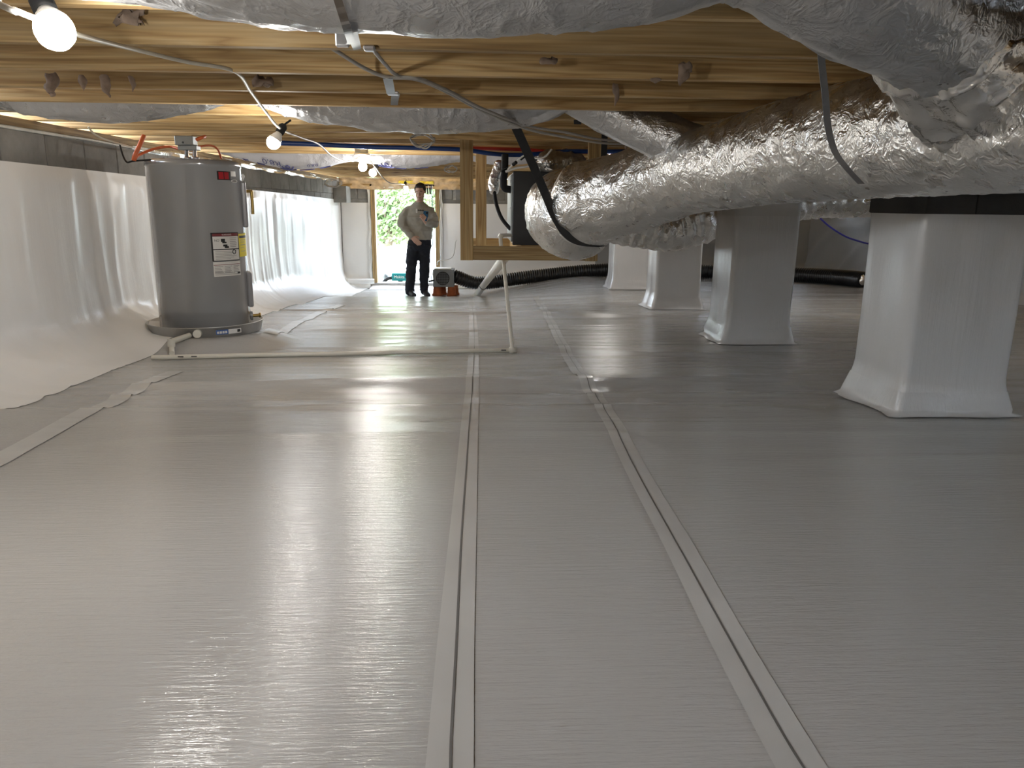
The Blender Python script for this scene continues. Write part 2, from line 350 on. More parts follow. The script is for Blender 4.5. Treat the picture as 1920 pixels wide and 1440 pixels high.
floor_strip('seam_tape', [PF(*p) for p in [(-60, 890), (40, 843), (150, 785), (245, 734), (330, 697)]], .085, M['tape'], floor, 0, .0025)
floor_strip('seam_tape', [PF(*p) for p in [(505, 625), (560, 605), (640, 573)]], .085, M['tape'], floor, 0, .003)
# ceiling: subfloor with its joists
mb = MB(); mb.box(((WX+RX)/2, (BY+FY)/2, HJ+.26), (RX-WX+.6, FY-BY+.5, .03)); ceiling = mb.build('ceiling', M['osb'], kind='structure')
jm = None
def joist_mesh():
    L = RX-WX+.5; n = 26; A = []
    prof = [(-.019, .003), (-.016, 0), (.016, 0), (.019, .003), (.019, .235), (-.019, .235)]
    xsj = np.linspace(WX-.22, RX+.2, n)
    V = [(x, p[0]+.004*math.sin(x*1.3), p[1]) for x in xsj for p in prof]; k = len(prof)
    F = [(i*k+j, i*k+(j+1) % k, (i+1)*k+(j+1) % k, (i+1)*k+j) for i in range(n-1) for j in range(k)]
    F += [tuple(range(k))[::-1], tuple((n-1)*k+j for j in range(k))]
    me = fast_mesh('joist', V, F, M['joist'], False); return me
jm = joist_mesh(); y = 2.151-.406*10
while y < FY-.1:
    if y > BY+.1: _link('joist', jm, ceiling, (0, y, HJ))
    y += .406
mb = MB()
for dx in (-.0385, 0, .0385): mb.box((1.83+dx, (BY+FY)/2, ZC+.25), (.037, FY-BY, .262))
mb.build('girder', wood('girder_lumber', PINE, 1), ceiling)
# left wall
mb = MB(); mb.box((WX-.11, (BY+FY)/2, ZC-.55), (.2, FY-BY+.3, 1.76)); wl = mb.build('wall_left', M['mortar'], kind='structure')
LT = ([BY, 3.8, 5.4, 7.6, 9.9, 12.5, 13], [.19, .176, .158, .115, .086, .045, .02])
bm0 = MB().box((0, 0, 0), (.02, .397, .19), None, .004); blk = None
y = 3.66-.406*16
while y < FY:
    if y > BY:
        for k, zb in enumerate((.232, .037)):
            yy = y if k == 0 else y+.203
            if blk is None: o = bm0.build('concrete_block', M['block'], wl, loc=(WX-.004, yy, ZC+zb)); blk = o.data
            if blk is not None and o is None: _link('concrete_block', blk, wl, (WX-.004+random.uniform(-.002, .002), yy, ZC+zb))
            o = None
    y += .406
# fix local geometry of the first block (built around the origin)
blk.vertices.foreach_set('co', (np.array([v for v in bm0.V])).astype(np.float32).ravel()); blk.update()
mb = MB(); mb.box((WX-.06, (BY+FY)/2, HJ-.0215), (.16, FY-BY, .041), None, .003); mb.build('sill_plate', M['plate'], wl)
# liner on the left wall: vertical ripples and a flared foot lapping the floor
ly = np.concatenate([np.arange(BY, 3., .08), np.arange(3., 9, .025), np.arange(9, FY, .04)]); lt = np.linspace(0, 1, 60)
Yg, Tg = np.meshgrid(ly, lt); top = np.interp(Yg, *LT)+ZC; Zg0 = ZC-1+1.2*Tg; Zg = Zg0
hr = 1-sst(.4, 1.1, np.abs(Yg-4.75)); rip = .012*ridge(np.stack([Yg*5, Zg*.5, Yg*0], -1), 11)*(.22+.55*hr+sst(6.5, 8, Yg)*.6)+.012*vn(np.stack([Yg*1.2, Zg*.8, Yg*0+3], -1), 12)+.004*vn(np.stack([Yg*16, Zg*1.2, Yg*0], -1), 13)
flare = .36*np.clip(1-Tg/.26, 0, 1)**2.4+.03*(1-sst(0, .6, Tg))+.03*vn(np.stack([Yg*1.7, Tg*0, Tg*0], -1), 14)*(1-sst(0, .1, Tg))
Xg = WX+.012+rip*sst(1.0, .93, Tg)*sst(.0, .2, Tg)+flare
bot = fz(Xg, Yg)+.0025; Zg = bot+(top-bot)*np.clip((Tg-.05)/.95, 0, 1)**1.15
wallliner = grid_obj('wall_liner', np.stack([Xg, Yg, Zg], -1), M['wall'], wl)
def foam_bead(name, a, b, r, parent, seed, mat='foamw', n=220):
    a, b = np.array(a), np.array(b); ts = np.linspace(0, 1, n); pts = [a+(b-a)*q for q in ts]
    rr = [r*(1+.5*float(vn(np.array([q*n*.23, seed, 0.])))+.9*max(0, float(vn(np.array([q*n*.06, seed, 5.])))-.45)) for q in ts]
    pts = [p+np.array([0, 0, .4*r*float(vn(np.array([i*.15, seed, 2.])))]) for i, p in enumerate(pts)]
    return MB().tube(pts, rr, 7).build(name, M[mat], parent)
foam_bead('foam_bead', (WX+.004, BY+.1, ZC+.338), (WX+.004, FY-.8, ZC+.336), .009, wl, 1)
# crumpled clear film hanging along the far half of the sill
us = np.linspace(5.3, 12.6, 200); A = np.zeros((200, 5, 3))
for j in range(5):
    A[:, j, 0] = WX+.012+.012*vn(np.stack([us*4, us*0+j*.8, us*0], -1), 21); A[:, j, 1] = us; A[:, j, 2] = ZC+.365-.012*j-.012*j/4*vn(np.stack([us*3, us*0+9, us*0], -1), 22)
grid_obj('sill_film', A, M['foiltape'], wl)
# far wall with the access doorway
DX0, DX1, DZ0, DZ1 = -1.70, -.68, ZC-1.33, ZC+.235
mb = MB()
for (x0, x1, z0, z1) in ((WX-.2, DX0-.05, -1.7, .385), (DX1+.05, RX+.2, -1.7, .385), (DX0-.05, DX1+.05, -1.7, -1.33), (DX0-.05, DX1+.05, .25, .385)):
    mb.box(((x0+x1)/2, FY+.11, ZC+(z0+z1)/2), (x1-x0, .2, z1-z0))
wf = mb.build('wall_far', M['mortar'], kind='structure')
fb = fast_mesh('concrete_block', [(v[1], v[0], v[2]) for v in bm0.V], bm0.F, M['block'], False)
for k, zb in enumerate((.152, -.043)):
    x = -2.6+.203*k
    while x < RX:
        if not (DX0-.27 < x < DX1+.27): _link('concrete_block', fb, wf, (x, FY+.004, ZC+zb))
        x += .406
hb = MB().box((0, 0, 0), (.19, .02, .19), None, .004); hbm = fast_mesh('concrete_block', hb.V, hb.F, M['block'], False)
for xx in (DX0-.165, DX1+.165): _link('concrete_block', hbm, wf, (xx, FY+.004, ZC+.152))
mb = MB(); mb.box((WX+.11, FY-.42, ZC+.12), (.2, .40, .25), None, .006); mb.build('corner_block', M['block'], wf)
def liner_far(x0, x1, seed):
    gx = np.arange(x0, x1+.03, .045); gt = np.linspace(0, 1, 34); Xq, Tq = np.meshgrid(gx, gt)
    bo = fz(Xq, Xq*0+FY-.12)+.004; tp = ZC-.004-.0*Xq; Zq = bo+(tp-bo)*Tq
    rp = .05*sst(2, 3, Xq)*ridge(np.stack([Xq*1.1-Zq*1.4, Zq*1.2, Xq*0], -1), seed+7)+.012*vn(np.stack([Xq*2.4, Zq*1.1, Xq*0], -1), seed)+.008*ridge(np.stack([Xq*4+Zq*1.5, Zq*.7, Xq*0], -1), seed+1)
    Yq = FY-.012-rp*sst(1, .95, Tq)-.13*(1-sst(0, .18, Tq))**2
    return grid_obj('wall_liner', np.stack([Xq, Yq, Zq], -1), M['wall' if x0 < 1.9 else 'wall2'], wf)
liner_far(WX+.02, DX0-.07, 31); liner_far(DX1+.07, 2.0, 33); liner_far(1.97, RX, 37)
gx = np.arange(DX0-.08, DX1+.1, .05); gt = np.linspace(0, 1, 16); Xq, Tq = np.meshgrid(gx, gt); Yq = FY-.02-.34*(1-Tq)**2; bo = fz(Xq, Yq)+.005
grid_obj('wall_liner', np.stack([Xq, Yq-.01*vn(np.stack([Xq*6, Tq*2, Xq*0], -1), 35), bo+(np.maximum(ZC-1.305, bo)-bo)*Tq**2], -1), M['wall'], wf)
# rim band of crumpled insulation above the far wall
us = np.linspace(WX, RX, 420); A = np.zeros((420, 7, 3))
for j in range(7):
    A[:, j, 0] = us; A[:, j, 1] = FY-.05-.05*vn(np.stack([us*5, us*0+j*.9, us*0], -1), 41)-.02*vn(np.stack([us*17, us*0+j*2, us*0], -1), 42)
    A[:, j, 2] = ZC+.40-.03*j+.02*vn(np.stack([us*3.5, us*0+j*.4, us*0], -1), 43)
grid_obj('rim_insulation', A, M['insul'], wf)
mb = MB(); mb.box(((WX+RX)/2, FY+.05, ZC+.275), (RX-WX, .17, .04)); mb.build('sill_plate', M['joist'], wf)
A2 = A[60:140, :3].copy(); A2[..., 1] -= .03; A2[:, :, 2] = ZC+.345-.022*np.arange(3)[None, :]+.006*vn(np.stack([A2[..., 0]*9, A2[..., 2]*20, A2[..., 0]*0], -1), 3); A2[..., 0] = np.interp(A2[..., 0], (A2[0, 0, 0], A2[-1, 0, 0]), (-1.28, -.72))
grid_obj('insulation_tuft', A2, M['yellowfib'], wf)
# right and back walls
gy = np.arange(BY, FY, .08); gt = np.linspace(0, 1, 30); Yq, Tq = np.meshgrid(gy, gt); bo = fz(Yq*0+RX-.1, Yq); Zq = bo+(ZC+.2-bo)*Tq
fold = .05*ridge(np.stack([Yq*.9+Zq*1.2, Zq*1.1, Yq*0], -1), 51)+.03*vn(np.stack([Yq*1.3, Zq*1.3, Yq*0], -1), 52)
mb = MB(); mb.box((RX+.11, (BY+FY)/2, ZC-.55), (.2, FY-BY+.3, 1.87)); wr = mb.build('wall_right', M['block'], kind='structure')
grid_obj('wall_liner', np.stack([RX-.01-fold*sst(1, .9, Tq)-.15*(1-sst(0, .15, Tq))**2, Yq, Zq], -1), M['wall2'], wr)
mb = MB(); mb.box(((WX+RX)/2, BY-.1, ZC-.45), (RX-WX+.4, .2, 1.7)); wb = mb.build('wall_back', M['wall'], kind='structure')
# doorway lining
door = thing('door_1', 'open access doorway', 'doorway', (DX0, FY, DZ0)); door['kind'] = 'structure'
del door['label']; del door['category']
for x0, sgn in ((DX0, 1), (DX1, -1)):
    MB().box((x0, FY+.06, (DZ0+DZ1)/2), (.04, .19, DZ1-DZ0), None, .003).build('jamb', M['lumber_z'], door)
    MB().box((x0-sgn*.035, FY-.02, (DZ0+DZ1)/2), (.03, .05, DZ1-DZ0), None, .003).build('casing', M['lumber_z'], door)
MB().box(((DX0+DX1)/2, FY+.06, DZ1+.03), (DX1-DX0+.12, .19, .06), None, .004).build('header', M['white'], door)
MB().box(((DX0+DX1)/2, FY+.06, DZ0+.0), (DX1-DX0+.08, .22, .05), None, .004).build('threshold', M['mortar'], door)
for x0, sd in ((DX0-.075, 61), (DX1+.075, 62)):
    zs = np.linspace(DZ0, DZ1, 90); A = np.zeros((90, 4, 3))
    for j in range(4):
        A[:, j, 0] = x0-.02+.014*j+.010*vn(np.stack([zs*7, zs*0+j*.2, zs*0], -1), sd); A[:, j, 1] = FY-.05-.012*np.sin(j*2)+.01*vn(np.stack([zs*9, zs*0+j, zs*0], -1), sd+4); A[:, j, 2] = zs
    grid_obj('edge_film', A, M['white'], door)
# ================================================================== PIERS
def pier(yf, ztop, label, cap=None):
    x0, x1 = 1.63, 2.04; cx, cy = (x0+x1)/2, yf+.205
    zb = float(fz(cx, cy, False)); root = thing('support_pier', label, 'pier', (cx, cy, zb-.01), 'lined piers under the girder')
    def ring(h, z, jit=0, seed=0):
        pts = []; rc = .03
        for (sx, sy, a0) in ((1, -1, -90), (1, 1, 0), (-1, 1, 90), (-1, -1, 180)):
            for q in range(5):
                a = math.radians(a0+q*22.5); pts.append((sx*(h-rc)+rc*math.cos(a), sy*(h-rc)+rc*math.sin(a)))
            nx = {(1, -1): (1, 1), (1, 1): (-1, 1), (-1, 1): (-1, -1), (-1, -1): (1, -1)}[(sx, sy)]
            p0 = pts[-1]; p1x, p1y = nx[0]*(h-rc), nx[1]*(h-rc)
            a1 = math.radians(a0+90); e = (p1x+rc*math.cos(a1), p1y+rc*math.sin(a1))
            for q in range(1, 7): pts.append((p0[0]+(e[0]-p0[0])*q/7, p0[1]+(e[1]-p0[1])*q/7))
        P = np.array(pts); out = np.zeros((len(P), 3)); out[:, 0] = cx+P[:, 0]; out[:, 1] = cy+P[:, 1]; out[:, 2] = z
        nrm = P/np.linalg.norm(P, axis=1)[:, None]; d = jit*vn(np.stack([P[:, 0]*14+seed, P[:, 1]*14, np.full(len(P), z*1.6)], -1), seed)
        out[:, 0] += nrm[:, 0]*d; out[:, 1] += nrm[:, 1]*d; return out
    zt = ZC+ztop; zz = np.linspace(zb+.05, zt, 26); sd = int(yf*10)
    A = [ring(.205+.028*(1-(z-zb-.05)/.14)**2*(z < zb+.19)+.004, z, .008 if z < zt-.01 else .0, sd) for z in zz]
    lo = ring(.262, zb, .022, sd+1); lo[:, 2] = fz(lo[:, 0], lo[:, 1])+.004
    mid = ring(.240, zb+.022, .010, sd+2); mid[:, 2] = np.maximum(mid[:, 2], fz(mid[:, 0], mid[:, 1])+.012)
    body = grid_obj('liner_wrap', np.array(A), M['pierwrap'], root, close=True)
    grid_obj('base_skirt', np.array([lo, mid, A[0]+np.array([0, 0, .0]), ring(.2185, zb+.115, .003, sd)]), M['pierwrap'], root, close=True)
    if cap:
        for (dx0, dx1) in ((-.207, -.02), (-.018, .207)):
            MB().box((cx+(dx0+dx1)/2, cy, zt+cap/2), (dx1-dx0, .42, cap), None, .005).build('cap_block', M['cap'], root)
        MB().box((cx-.02, cy, zt+cap+.024), (.30, .30, .048), None, .003).build('wood_shim', M['lumber_x'], root)
    else:
        grid_obj('top_tape', np.array([ring(.2125, zt-.16, .003, sd), ring(.2115, zt-.08, .002, sd), ring(.2115, zt+.001, 0, sd)]), M['tape'], root, close=True)
    return root
pier(2.80, -.022, 'white lined pier with a charcoal cap block, nearest of the row', .105)
pier(4.90, .10, 'white lined pier, second nearest, rising behind the silver trunk duct')
pier(7.00, .11, 'white lined pier, third from the camera, below the sagging pleated duct')
pier(9.22, .11, 'white lined pier farthest from the camera, beside the black corrugated pipe')
# ================================================================== DUCTS
def foil_tube(path, nlen, nseg, amp, seed, pleat=0., cap0=False, cap1=False, flat=1.):
    P = spl(path, max(2, nlen//(len(path)-1))); C3 = P[:, :3].copy(); R = P[:, 3].copy()
    T = np.gradient(C3, axis=0); T /= np.linalg.norm(T, axis=1)[:, None]
    up = np.array([0, 0, 1.]); Xd = np.cross(T, up); Xd /= np.linalg.norm(Xd, axis=1)[:, None]; Zd = np.cross(Xd, T)
    s = np.concatenate([[0], np.cumsum(np.linalg.norm(np.diff(C3, axis=0), axis=1))]); Lt = s[-1]
    if cap0: R = R*np.sqrt(np.clip(1-(1-np.clip(s/(.75*R), 0, 1))**2, .0004, 1))
    if cap1: R = R*np.sqrt(np.clip(1-(1-np.clip((Lt-s)/(.75*R), 0, 1))**2, .0004, 1))
    th = np.linspace(0, 2*PI, nseg, endpoint=False); TH, SS = np.meshgrid(th, s); RR = R[:, None]*np.ones_like(TH)
    cs, sn = np.cos(TH), np.sin(TH)
    q = np.stack([SS*6, cs*2.2, sn*2.2], -1)
    d = amp*(1.1*vn(q, seed)+1.2*(ridge(q*1.9, seed+1)-.4)+.45*vn(q*4.2, seed+2)+.6*(ridge(np.stack([SS*19, cs*1.3, sn*1.3], -1), seed+3)-.4))
    if pleat: d = d+pleat*np.sin(SS*2*PI/.075+2.5*vn(np.stack([SS*5, cs*1.5, sn*1.5], -1), seed+5))*(.45+.55*np.clip(sn+.4, 0, 1))
    RR = RR*(1+d/np.maximum(R.max(), .1)); 
    return C3[:, None]+Xd[:, None]*(RR*cs)[..., None]+Zd[:, None]*(RR*sn*flat)[..., None]
def z_(v): return ZC+v
trunk = thing('trunk_duct', 'thick silver foil-wrapped trunk duct running from right foreground to the air handler', 'duct', (1.1, 2.8, ZC+.19))
TR = [(1.40, .7, .215, .172), (1.36, 1.2, .214, .172), (1.32, 1.6, .213, .172), (1.265, 2.0, .21, .175), (1.19, 2.4, .203, .178), (1.11, 2.8, .19, .178), (1.03, 3.15, .168, .177), (.94, 3.47, .14, .178), (.82, 3.75, .09, .19), (.66, 3.95, .03, .205), (.52, 4.06, .0, .21), (.40, 4.13, -.01, .2)]
A = foil_tube([(a, b, z_(c), d) for a, b, c, d in TR], 420, 110, .0045, 101, cap1=True); grid_obj('duct_run', A, M['foil'], trunk, close=True)
EL = [(.62, 4.14, -.05, .235), (.545, 4.3, -.055, .245), (.52, 4.55, -.05, .245), (.53, 4.85, -.035, .235), (.55, 5.26, -.02, .225)]
A = foil_tube([(a, b, z_(c), d) for a, b, c, d in EL], 160, 100, .005, 107, cap0=True); grid_obj('duct_elbow', A, M['foil'], trunk, close=True)
# crumpled foil patch where the near branch meets the trunk
A = foil_tube([(*PY(1725, 5, 1.68), .13), (*PY(1770, 45, 1.74), .162), (*PY(1830, 108, 1.81), .18), (*PY(1890, 165, 1.9), .182), (*PY(1960, 200, 1.95), .15)], 110, 96, .014, 113, cap0=True, cap1=True); grid_obj('foil_collar', A, M['foiltape'], trunk, close=True)
A = foil_tube([(1.0, 3.28, z_(.22), .10), (1.0, 3.33, z_(.2), .13), (1.01, 3.36, z_(.18), .15)], 50, 70, .012, 117, cap0=True); grid_obj('foil_collar', A, M['foiltape'], trunk, close=True)
r1 = .155; y1 = 1.542
def bay(pts, Y, r): return [(*PY(px, py, Y)[:2], PY(px, py, Y)[2]+r, r) for px, py in pts]
D1 = [(-2.2, y1, ZC+.575, r1), (-1.5, y1, ZC+.55, r1)]+bay([(200, 2), (430, 38), (640, 60), (860, 68), (1000, 63), (1200, 42), (1400, 6)], y1, r1)+[(*PY(1625, -45, 1.60), r1), (*PY(1745, 20, 1.70), .152), (*PY(1830, 108, 1.80), .15), (*PY(1895, 195, 1.87), .14)]
dn = tag(grid_obj('branch_duct', foil_tube(D1, 420, 84, .0042, 121), M['foil2'], None, True, loc=(0, y1, ZC+.45)), 'silver flexible duct sagging across the top edge, nearest the camera', 'duct')
y2 = 3.572; r2 = .165
D2 = [(-2.22, y2, ZC+.555, r2)]+bay([(0, 203), (110, 223), (220, 230), (340, 215), (455, 188), (560, 221), (660, 240), (740, 247), (860, 249), (970, 238), (1060, 208)], y2, r2)+[(.45, y2, ZC+.555, r2)]
tag(grid_obj('branch_duct', foil_tube(D2, 420, 84, .0055, 131), M['foil2'], None, True, loc=(0, y2, ZC+.45)), 'silver flexible duct hanging in two sags below the joists above the water heater', 'duct')
B2 = [(*PY(1085, 170, 3.6), .11), (*PY(1150, 212, 3.58), .10), (*PY(1215, 243, 3.52), .10), (*PY(1285, 275, 3.46), .105), (*PY(1330, 298, 3.42), .11)]
tag(grid_obj('branch_duct', foil_tube(B2, 160, 60, .003, 137), M['foil2'], None, True, loc=tuple(PY(1215, 243, 3.52))), 'short silver duct dropping from the joists into the middle of the trunk duct', 'duct')
y3 = 6.82; r3 = .165
D3 = [(-2.3, y3, ZC+.60, r3)]+bay([(440, 294), (490, 307), (545, 317), (600, 314), (655, 303), (710, 310), (760, 315), (820, 310), (870, 302), (930, 309), (1000, 306)], y3, r3)+[(.6, y3, ZC+.58, r3)]
d3 = thing('branch_duct', 'pale printed flexible duct sagging in far joists behind the hanging bulbs', 'duct', (-1., y3, ZC+.45))
grid_obj('duct_jacket', foil_tube(D3, 320, 64, .005, 141), M['foil3'], d3, True)
# printing on that duct: on the jacket's camera side, upside down as in the photo
P3 = spl(D3, 60)
def on_d3(px, ang):
    x = PY(px, 305, y3)[0]; i = int(np.argmin(np.abs(P3[:, 0]-x))); p = P3[i]
    return Vector((p[0], p[1]-math.cos(ang)*(p[3]+.010), p[2]-math.sin(ang)*(p[3]+.010)))
mb = MB()
def print_d3(txt, px, size, ang, flip=True):
    V, F = text_mesh(txt, size); c0 = PY(px, 305, y3)[0]; out = []
    for v in V:
        sx, sy = (-v.x, -v.y) if flip else (v.x, v.y)
        i = int(np.argmin(np.abs(P3[:, 0]-(c0+sx)))); p = P3[i]; a = ang-sy/p[3]
        out.append((c0+sx, p[1]-math.cos(a)*(p[3]+.009), p[2]-math.sin(a)*(p[3]+.009)))
    mb.add(out, F, False)
print_d3('R8.0', 515, .085, math.radians(52)); print_d3('R8.0', 590, .05, math.radians(58))
def arc_d3(px, ang, r, a0, a1, rr=.0045, n=14):
    c0 = PY(px, 305, y3)[0]; pts = []
    for q in np.linspace(a0, a1, n):
        sx, sy = r*math.cos(q), r*math.sin(q); i = int(np.argmin(np.abs(P3[:, 0]-(c0+sx)))); p = P3[i]; a = ang-sy/p[3]
        pts.append((c0+sx, p[1]-math.cos(a)*(p[3]+.008), p[2]-math.sin(a)*(p[3]+.008)))
    mb.tube(pts, rr, 5)
for px in (543, 726):
    arc_d3(px, math.radians(62), .018, 0, 2*PI); arc_d3(px, math.radians(62), .045, PI, 2*PI, .006); arc_d3(px, math.radians(62), .075, PI*1.15, 1.85*PI, .005)
for px, wdt in ((465, .05), (492, .07), (575, .13), (610, .10), (752, .10), (790, .13)):
    arc_d3(px, math.radians(58), wdt, PI*1.35, PI*1.65, .003); arc_d3(px, math.radians(50), wdt, PI*1.35, PI*1.65, .004)
mb.build('blue_print', M['ink'], d3, kind='stuff')
LD = [(*PY(1130, 415, 5.7), .13), (*PY(1190, 425, 5.72), .15), (*PY(1260, 427, 5.72), .165), (*PY(1320, 415, 5.7), .16), (*PY(1352, 405, 5.7), .13), (*PY(1380, 400, 5.7), .15), (*PY(1440, 390, 5.68), .14), (*PY(1520, 380, 5.7), .12), (*PY(1640, 376, 5.75), .115), (*PY(1780, 372, 5.8), .115)]
tag(grid_obj('branch_duct', foil_tube(LD, 360, 72, .006, 151, .012), M['foil'], None, True, loc=tuple(PY(1260, 427, 5.72))), 'pleated silver flexible duct passing behind the second pier, under the trunk duct', 'duct')
# ================================================================== STRAPS
mb = MB(); P = spl([PY(966, 236, 3.74), PY(985, 278, 3.85), PY(1006, 325, 3.93), PY(1026, 372, 3.97), PY(1040, 405, 3.94), PY(1062, 440, 3.9), PY(1090, 458, 3.88), PY(1130, 462, 3.9)], 8)
tag(mb.strip(P, .045, (1, .1, .12), th=.004).build('hanger_strap', M['webbing'], loc=tuple(PY(966, 236, 3.74))), 'wide black webbing strap slung around the trunk duct at its elbow', 'strap')
mb = MB(); P = spl([PY(1538, 78, 1.98), PY(1541, 120, 2.05), PY(1547, 175, 2.12), PY(1553, 240, 2.18), PY(1566, 285, 2.19), PY(1590, 318, 2.19), PY(1615, 345, 2.2)], 8)
tag(mb.strip(P, .022, (1, .25, .05), th=.002).build('hanger_strap', M['strap'], loc=tuple(PY(1538, 78, 1.98))), 'narrow grey strap hanging over the trunk duct near the right edge', 'strap')
hs = thing('hanger_strap', 'grey metal strap with buckle around the nearest sagging duct', 'strap', tuple(PY(650, 60, 1.5)))
P = spl([PY(624, -30, 1.40), PY(640, 20, 1.385), PY(652, 58, 1.40), PY(657, 78, 1.6), PY(650, 84, 1.74)], 8); MB().strip(P, .014, (1, 0, .2), th=.002).build('strap_loop', M['strap'], hs)
P = spl([PY(660, 60, 1.50), PY(666, 80, 1.72), PY(670, 92, 2.1)], 8); MB().strip(P, .02, (1, 0, .2), th=.002).build('strap_tail', M['strap'], hs)
MB().box(PY(642, 74, 1.70), (.028, .012, .03), None, .003).build('buckle', M['galv'], hs)
MB().box(PY(693, 91, 2.13), (.03, .03, .014), None, .004).build('staple_clip', M['galv'], hs)
hs2 = thing('hanger_strap', 'grey strap zigzagging over two joists above the second duct', 'strap', tuple(PY(735, 180, 3.)))
P = spl([PY(727, 147, 2.55), PY(731, 165, 2.72), PY(733, 176, 2.94)], 6); MB().strip(P, .03, (1, 0, 0), th=.002).build('strap_tail', M['strap'], hs2)
P = spl([PY(742, 177, 2.98), PY(740, 188, 3.2), PY(739, 200, 3.4)], 6); MB().strip(P, .03, (1, 0, 0), th=.002).build('strap_tail', M['strap'], hs2)
MB().box(PY(737, 175, 2.96), (.045, .045, .012), None, .004).build('staple_clip', M['galv'], hs2)
tag(MB().strip([PY(1082, 206, 3.75), PY(1083, 233, 3.77)], .035, (1, 0, 0), th=.004).build('hanger_strap', M['webbing'], loc=tuple(PY(1082, 215, 3.75))), 'short black strap end hanging beside the second duct', 'strap')
tag(MB().strip([PY(1134, 246, 4.55), PY(1132, 300, 4.6)], .035, (1, 0, 0), th=.004).build('hanger_strap', M['webbing'], loc=tuple(PY(1134, 250, 4.55))), 'black strap hanging straight down behind the trunk duct', 'strap')
# ================================================================== AIR HANDLER + HANGING FRAME
fr = thing('equipment_platform', 'pine two-by-four frame hanging from joists around the air handler', 'frame', (.25, 5.0, ZC-.36))
yA, yB = 5.0, 6.15
def post(px0, px1, y0, y1, Y, nm='post', ax='lumber_z'):
    a = PY(px0, y1, Y); b = PY(px1, y0, Y); zt = b[2]; zb = a[2]; cx = (PY((px0+px1)/2, (y0+y1)/2, Y))[0]
    return MB().box((cx, Y+.019, (zt+zb)/2), (abs(PY(px1, y1, Y)[0]-a[0]), .038, zt-zb), None, .002).build(nm, M[ax], fr)
post(863, 887, 258, 488, yA); post(892, 912, 285, 462, yB); post(1101, 1124, 255, 490, yA)
xl = PY(887, 475, yA)[0]; xr = PY(1101, 475, yA)[0]
zt = PY(960, 462, yA)[2]; zb = PY(960, 488, yA)[2]
MB().box(((xl+xr)/2, yA+.02, (zt+zb)/2), (xr-xl-.002, .036, zt-zb), None, .002).build('rail', M['lumber_x'], fr)
MB().box(((xl+xr)/2+.03, yB+.02, (zt+zb)/2), (xr-xl+.1, .036, zt-zb), None, .002).build('rail', M['lumber_x'], fr)
for xx in (xl+.30, xr-.1): MB().box((xx, (yA+yB)/2+.02, (zt+zb)/2), (.036, yB-yA-.045, zt-zb), None, .002).build('rail', wood('side_rail', PINE, 1), fr)
MB().box((xr+.045, yB+.02, ZC+.02), (.089, .038, .75), None, .002).build('post', M['lumber_z'], fr)
for (px, py) in ((868, 300), (880, 300), (872, 375), (882, 375), (875, 470)): pass
x0 = PY(962, 400, 5.22)[0]; x1 = x0+.60; z0 = zt+.001; z1 = PY(962, 322, 5.22)[2]
ah = thing('air_handler', 'black-faced air handler cabinet sitting in the hanging pine frame', 'air handler', ((x0+x1)/2, 5.6, z0))
MB().box(((x0+x1)/2, 5.69, (z0+z1)/2), (x1-x0, .90, z1-z0), None, .004).build('cabinet', M['galv'], ah)
MB().box(((x0+x1)/2, 5.22, (z0+z1)/2), (x1-x0+.006, .036, z1-z0+.006), None, .004).build('front_panel', M['black'], ah)
MB().box((x0-.006, 5.6, (z0+z1)/2), (.012, .66, z1-z0-.03), None, .003).build('side_panel', M['box'], ah)
for zz in (z0+.06, (z0+z1)/2, z1-.06): MB().tube([(x0-.016, 5.3, zz), (x0-.009, 5.3, zz)], .008, 8).build('screw', M['galv'], ah)
P = np.array([[x0-.10, 5.25, z1+.0], [x0-.02, 5.23, z1+.035], [x0+.14, 5.23, z1+.055], [x0+.30, 5.25, z1+.06]])
A = np.stack([P, P+np.array([0, .45, .02])], 1); MB().grid(A).build('top_flange', M['box'], ah)
A = foil_tube([(.42, 5.35, z1+.03, .08), (.56, 5.45, z1+.06, .1), (.75, 5.5, z1+.03, .09)], 60, 40, .015, 161, cap0=True, cap1=True); grid_obj('foil_wrap', A, M['foil'], ah, True)
ls = thing('refrigerant_line', 'black foam refrigerant lines taped to the left side of the air handler', 'pipe', tuple(PY(945, 340, 5.3)))
MB().tube(spl([PY(947, 290, 5.35), PY(946, 320, 5.33), PY(944, 338, 5.3), PY(946, 352, 5.3), PY(958, 356, 5.35)], 8), .024, 12).build('insulated_line', M['foam'], ls)
A = foil_tube([(*PY(938, 300, 5.5), .03), (*PY(932, 322, 5.5), .038), (*PY(926, 345, 5.48), .04), (*PY(927, 365, 5.46), .028)], 70, 26, .01, 167, cap0=True, cap1=True); grid_obj('foil_wrap', A, M['foil'], ls, True)
MB().tube(spl([PY(926, 350, 5.46), PY(930, 380, 5.42), PY(940, 408, 5.38), PY(957, 430, 5.34)], 8), .013, 10).build('drain_hose', M['foam'], ls)
cb = thing('control_wires', 'white wires bound with black tape above the air handler', 'wires', tuple(PY(985, 290, 5.2)))
MB().tube(spl([PY(952, 318, 5.2), PY(965, 306, 5.18), PY(985, 291, 5.15), PY(1006, 297, 5.1), PY(1022, 294, 5.08), PY(1035, 280, 5.08)], 8), .006, 8).build('wire', M['whitewire'], cb)
MB().tube(spl([PY(948, 322, 5.22), PY(968, 315, 5.2), PY(990, 312, 5.2), PY(1000, 308, 5.2)], 8), .008, 8).build('wire', M['whitewire'], cb)
for a, b in (((962, 309), (968, 304)), ((976, 298), (984, 292)), ((998, 296), (1006, 298))): MB().tube([PY(*a, 5.18), PY(*b, 5.16)], .012, 8).build('black_tape', M['foam'], cb)
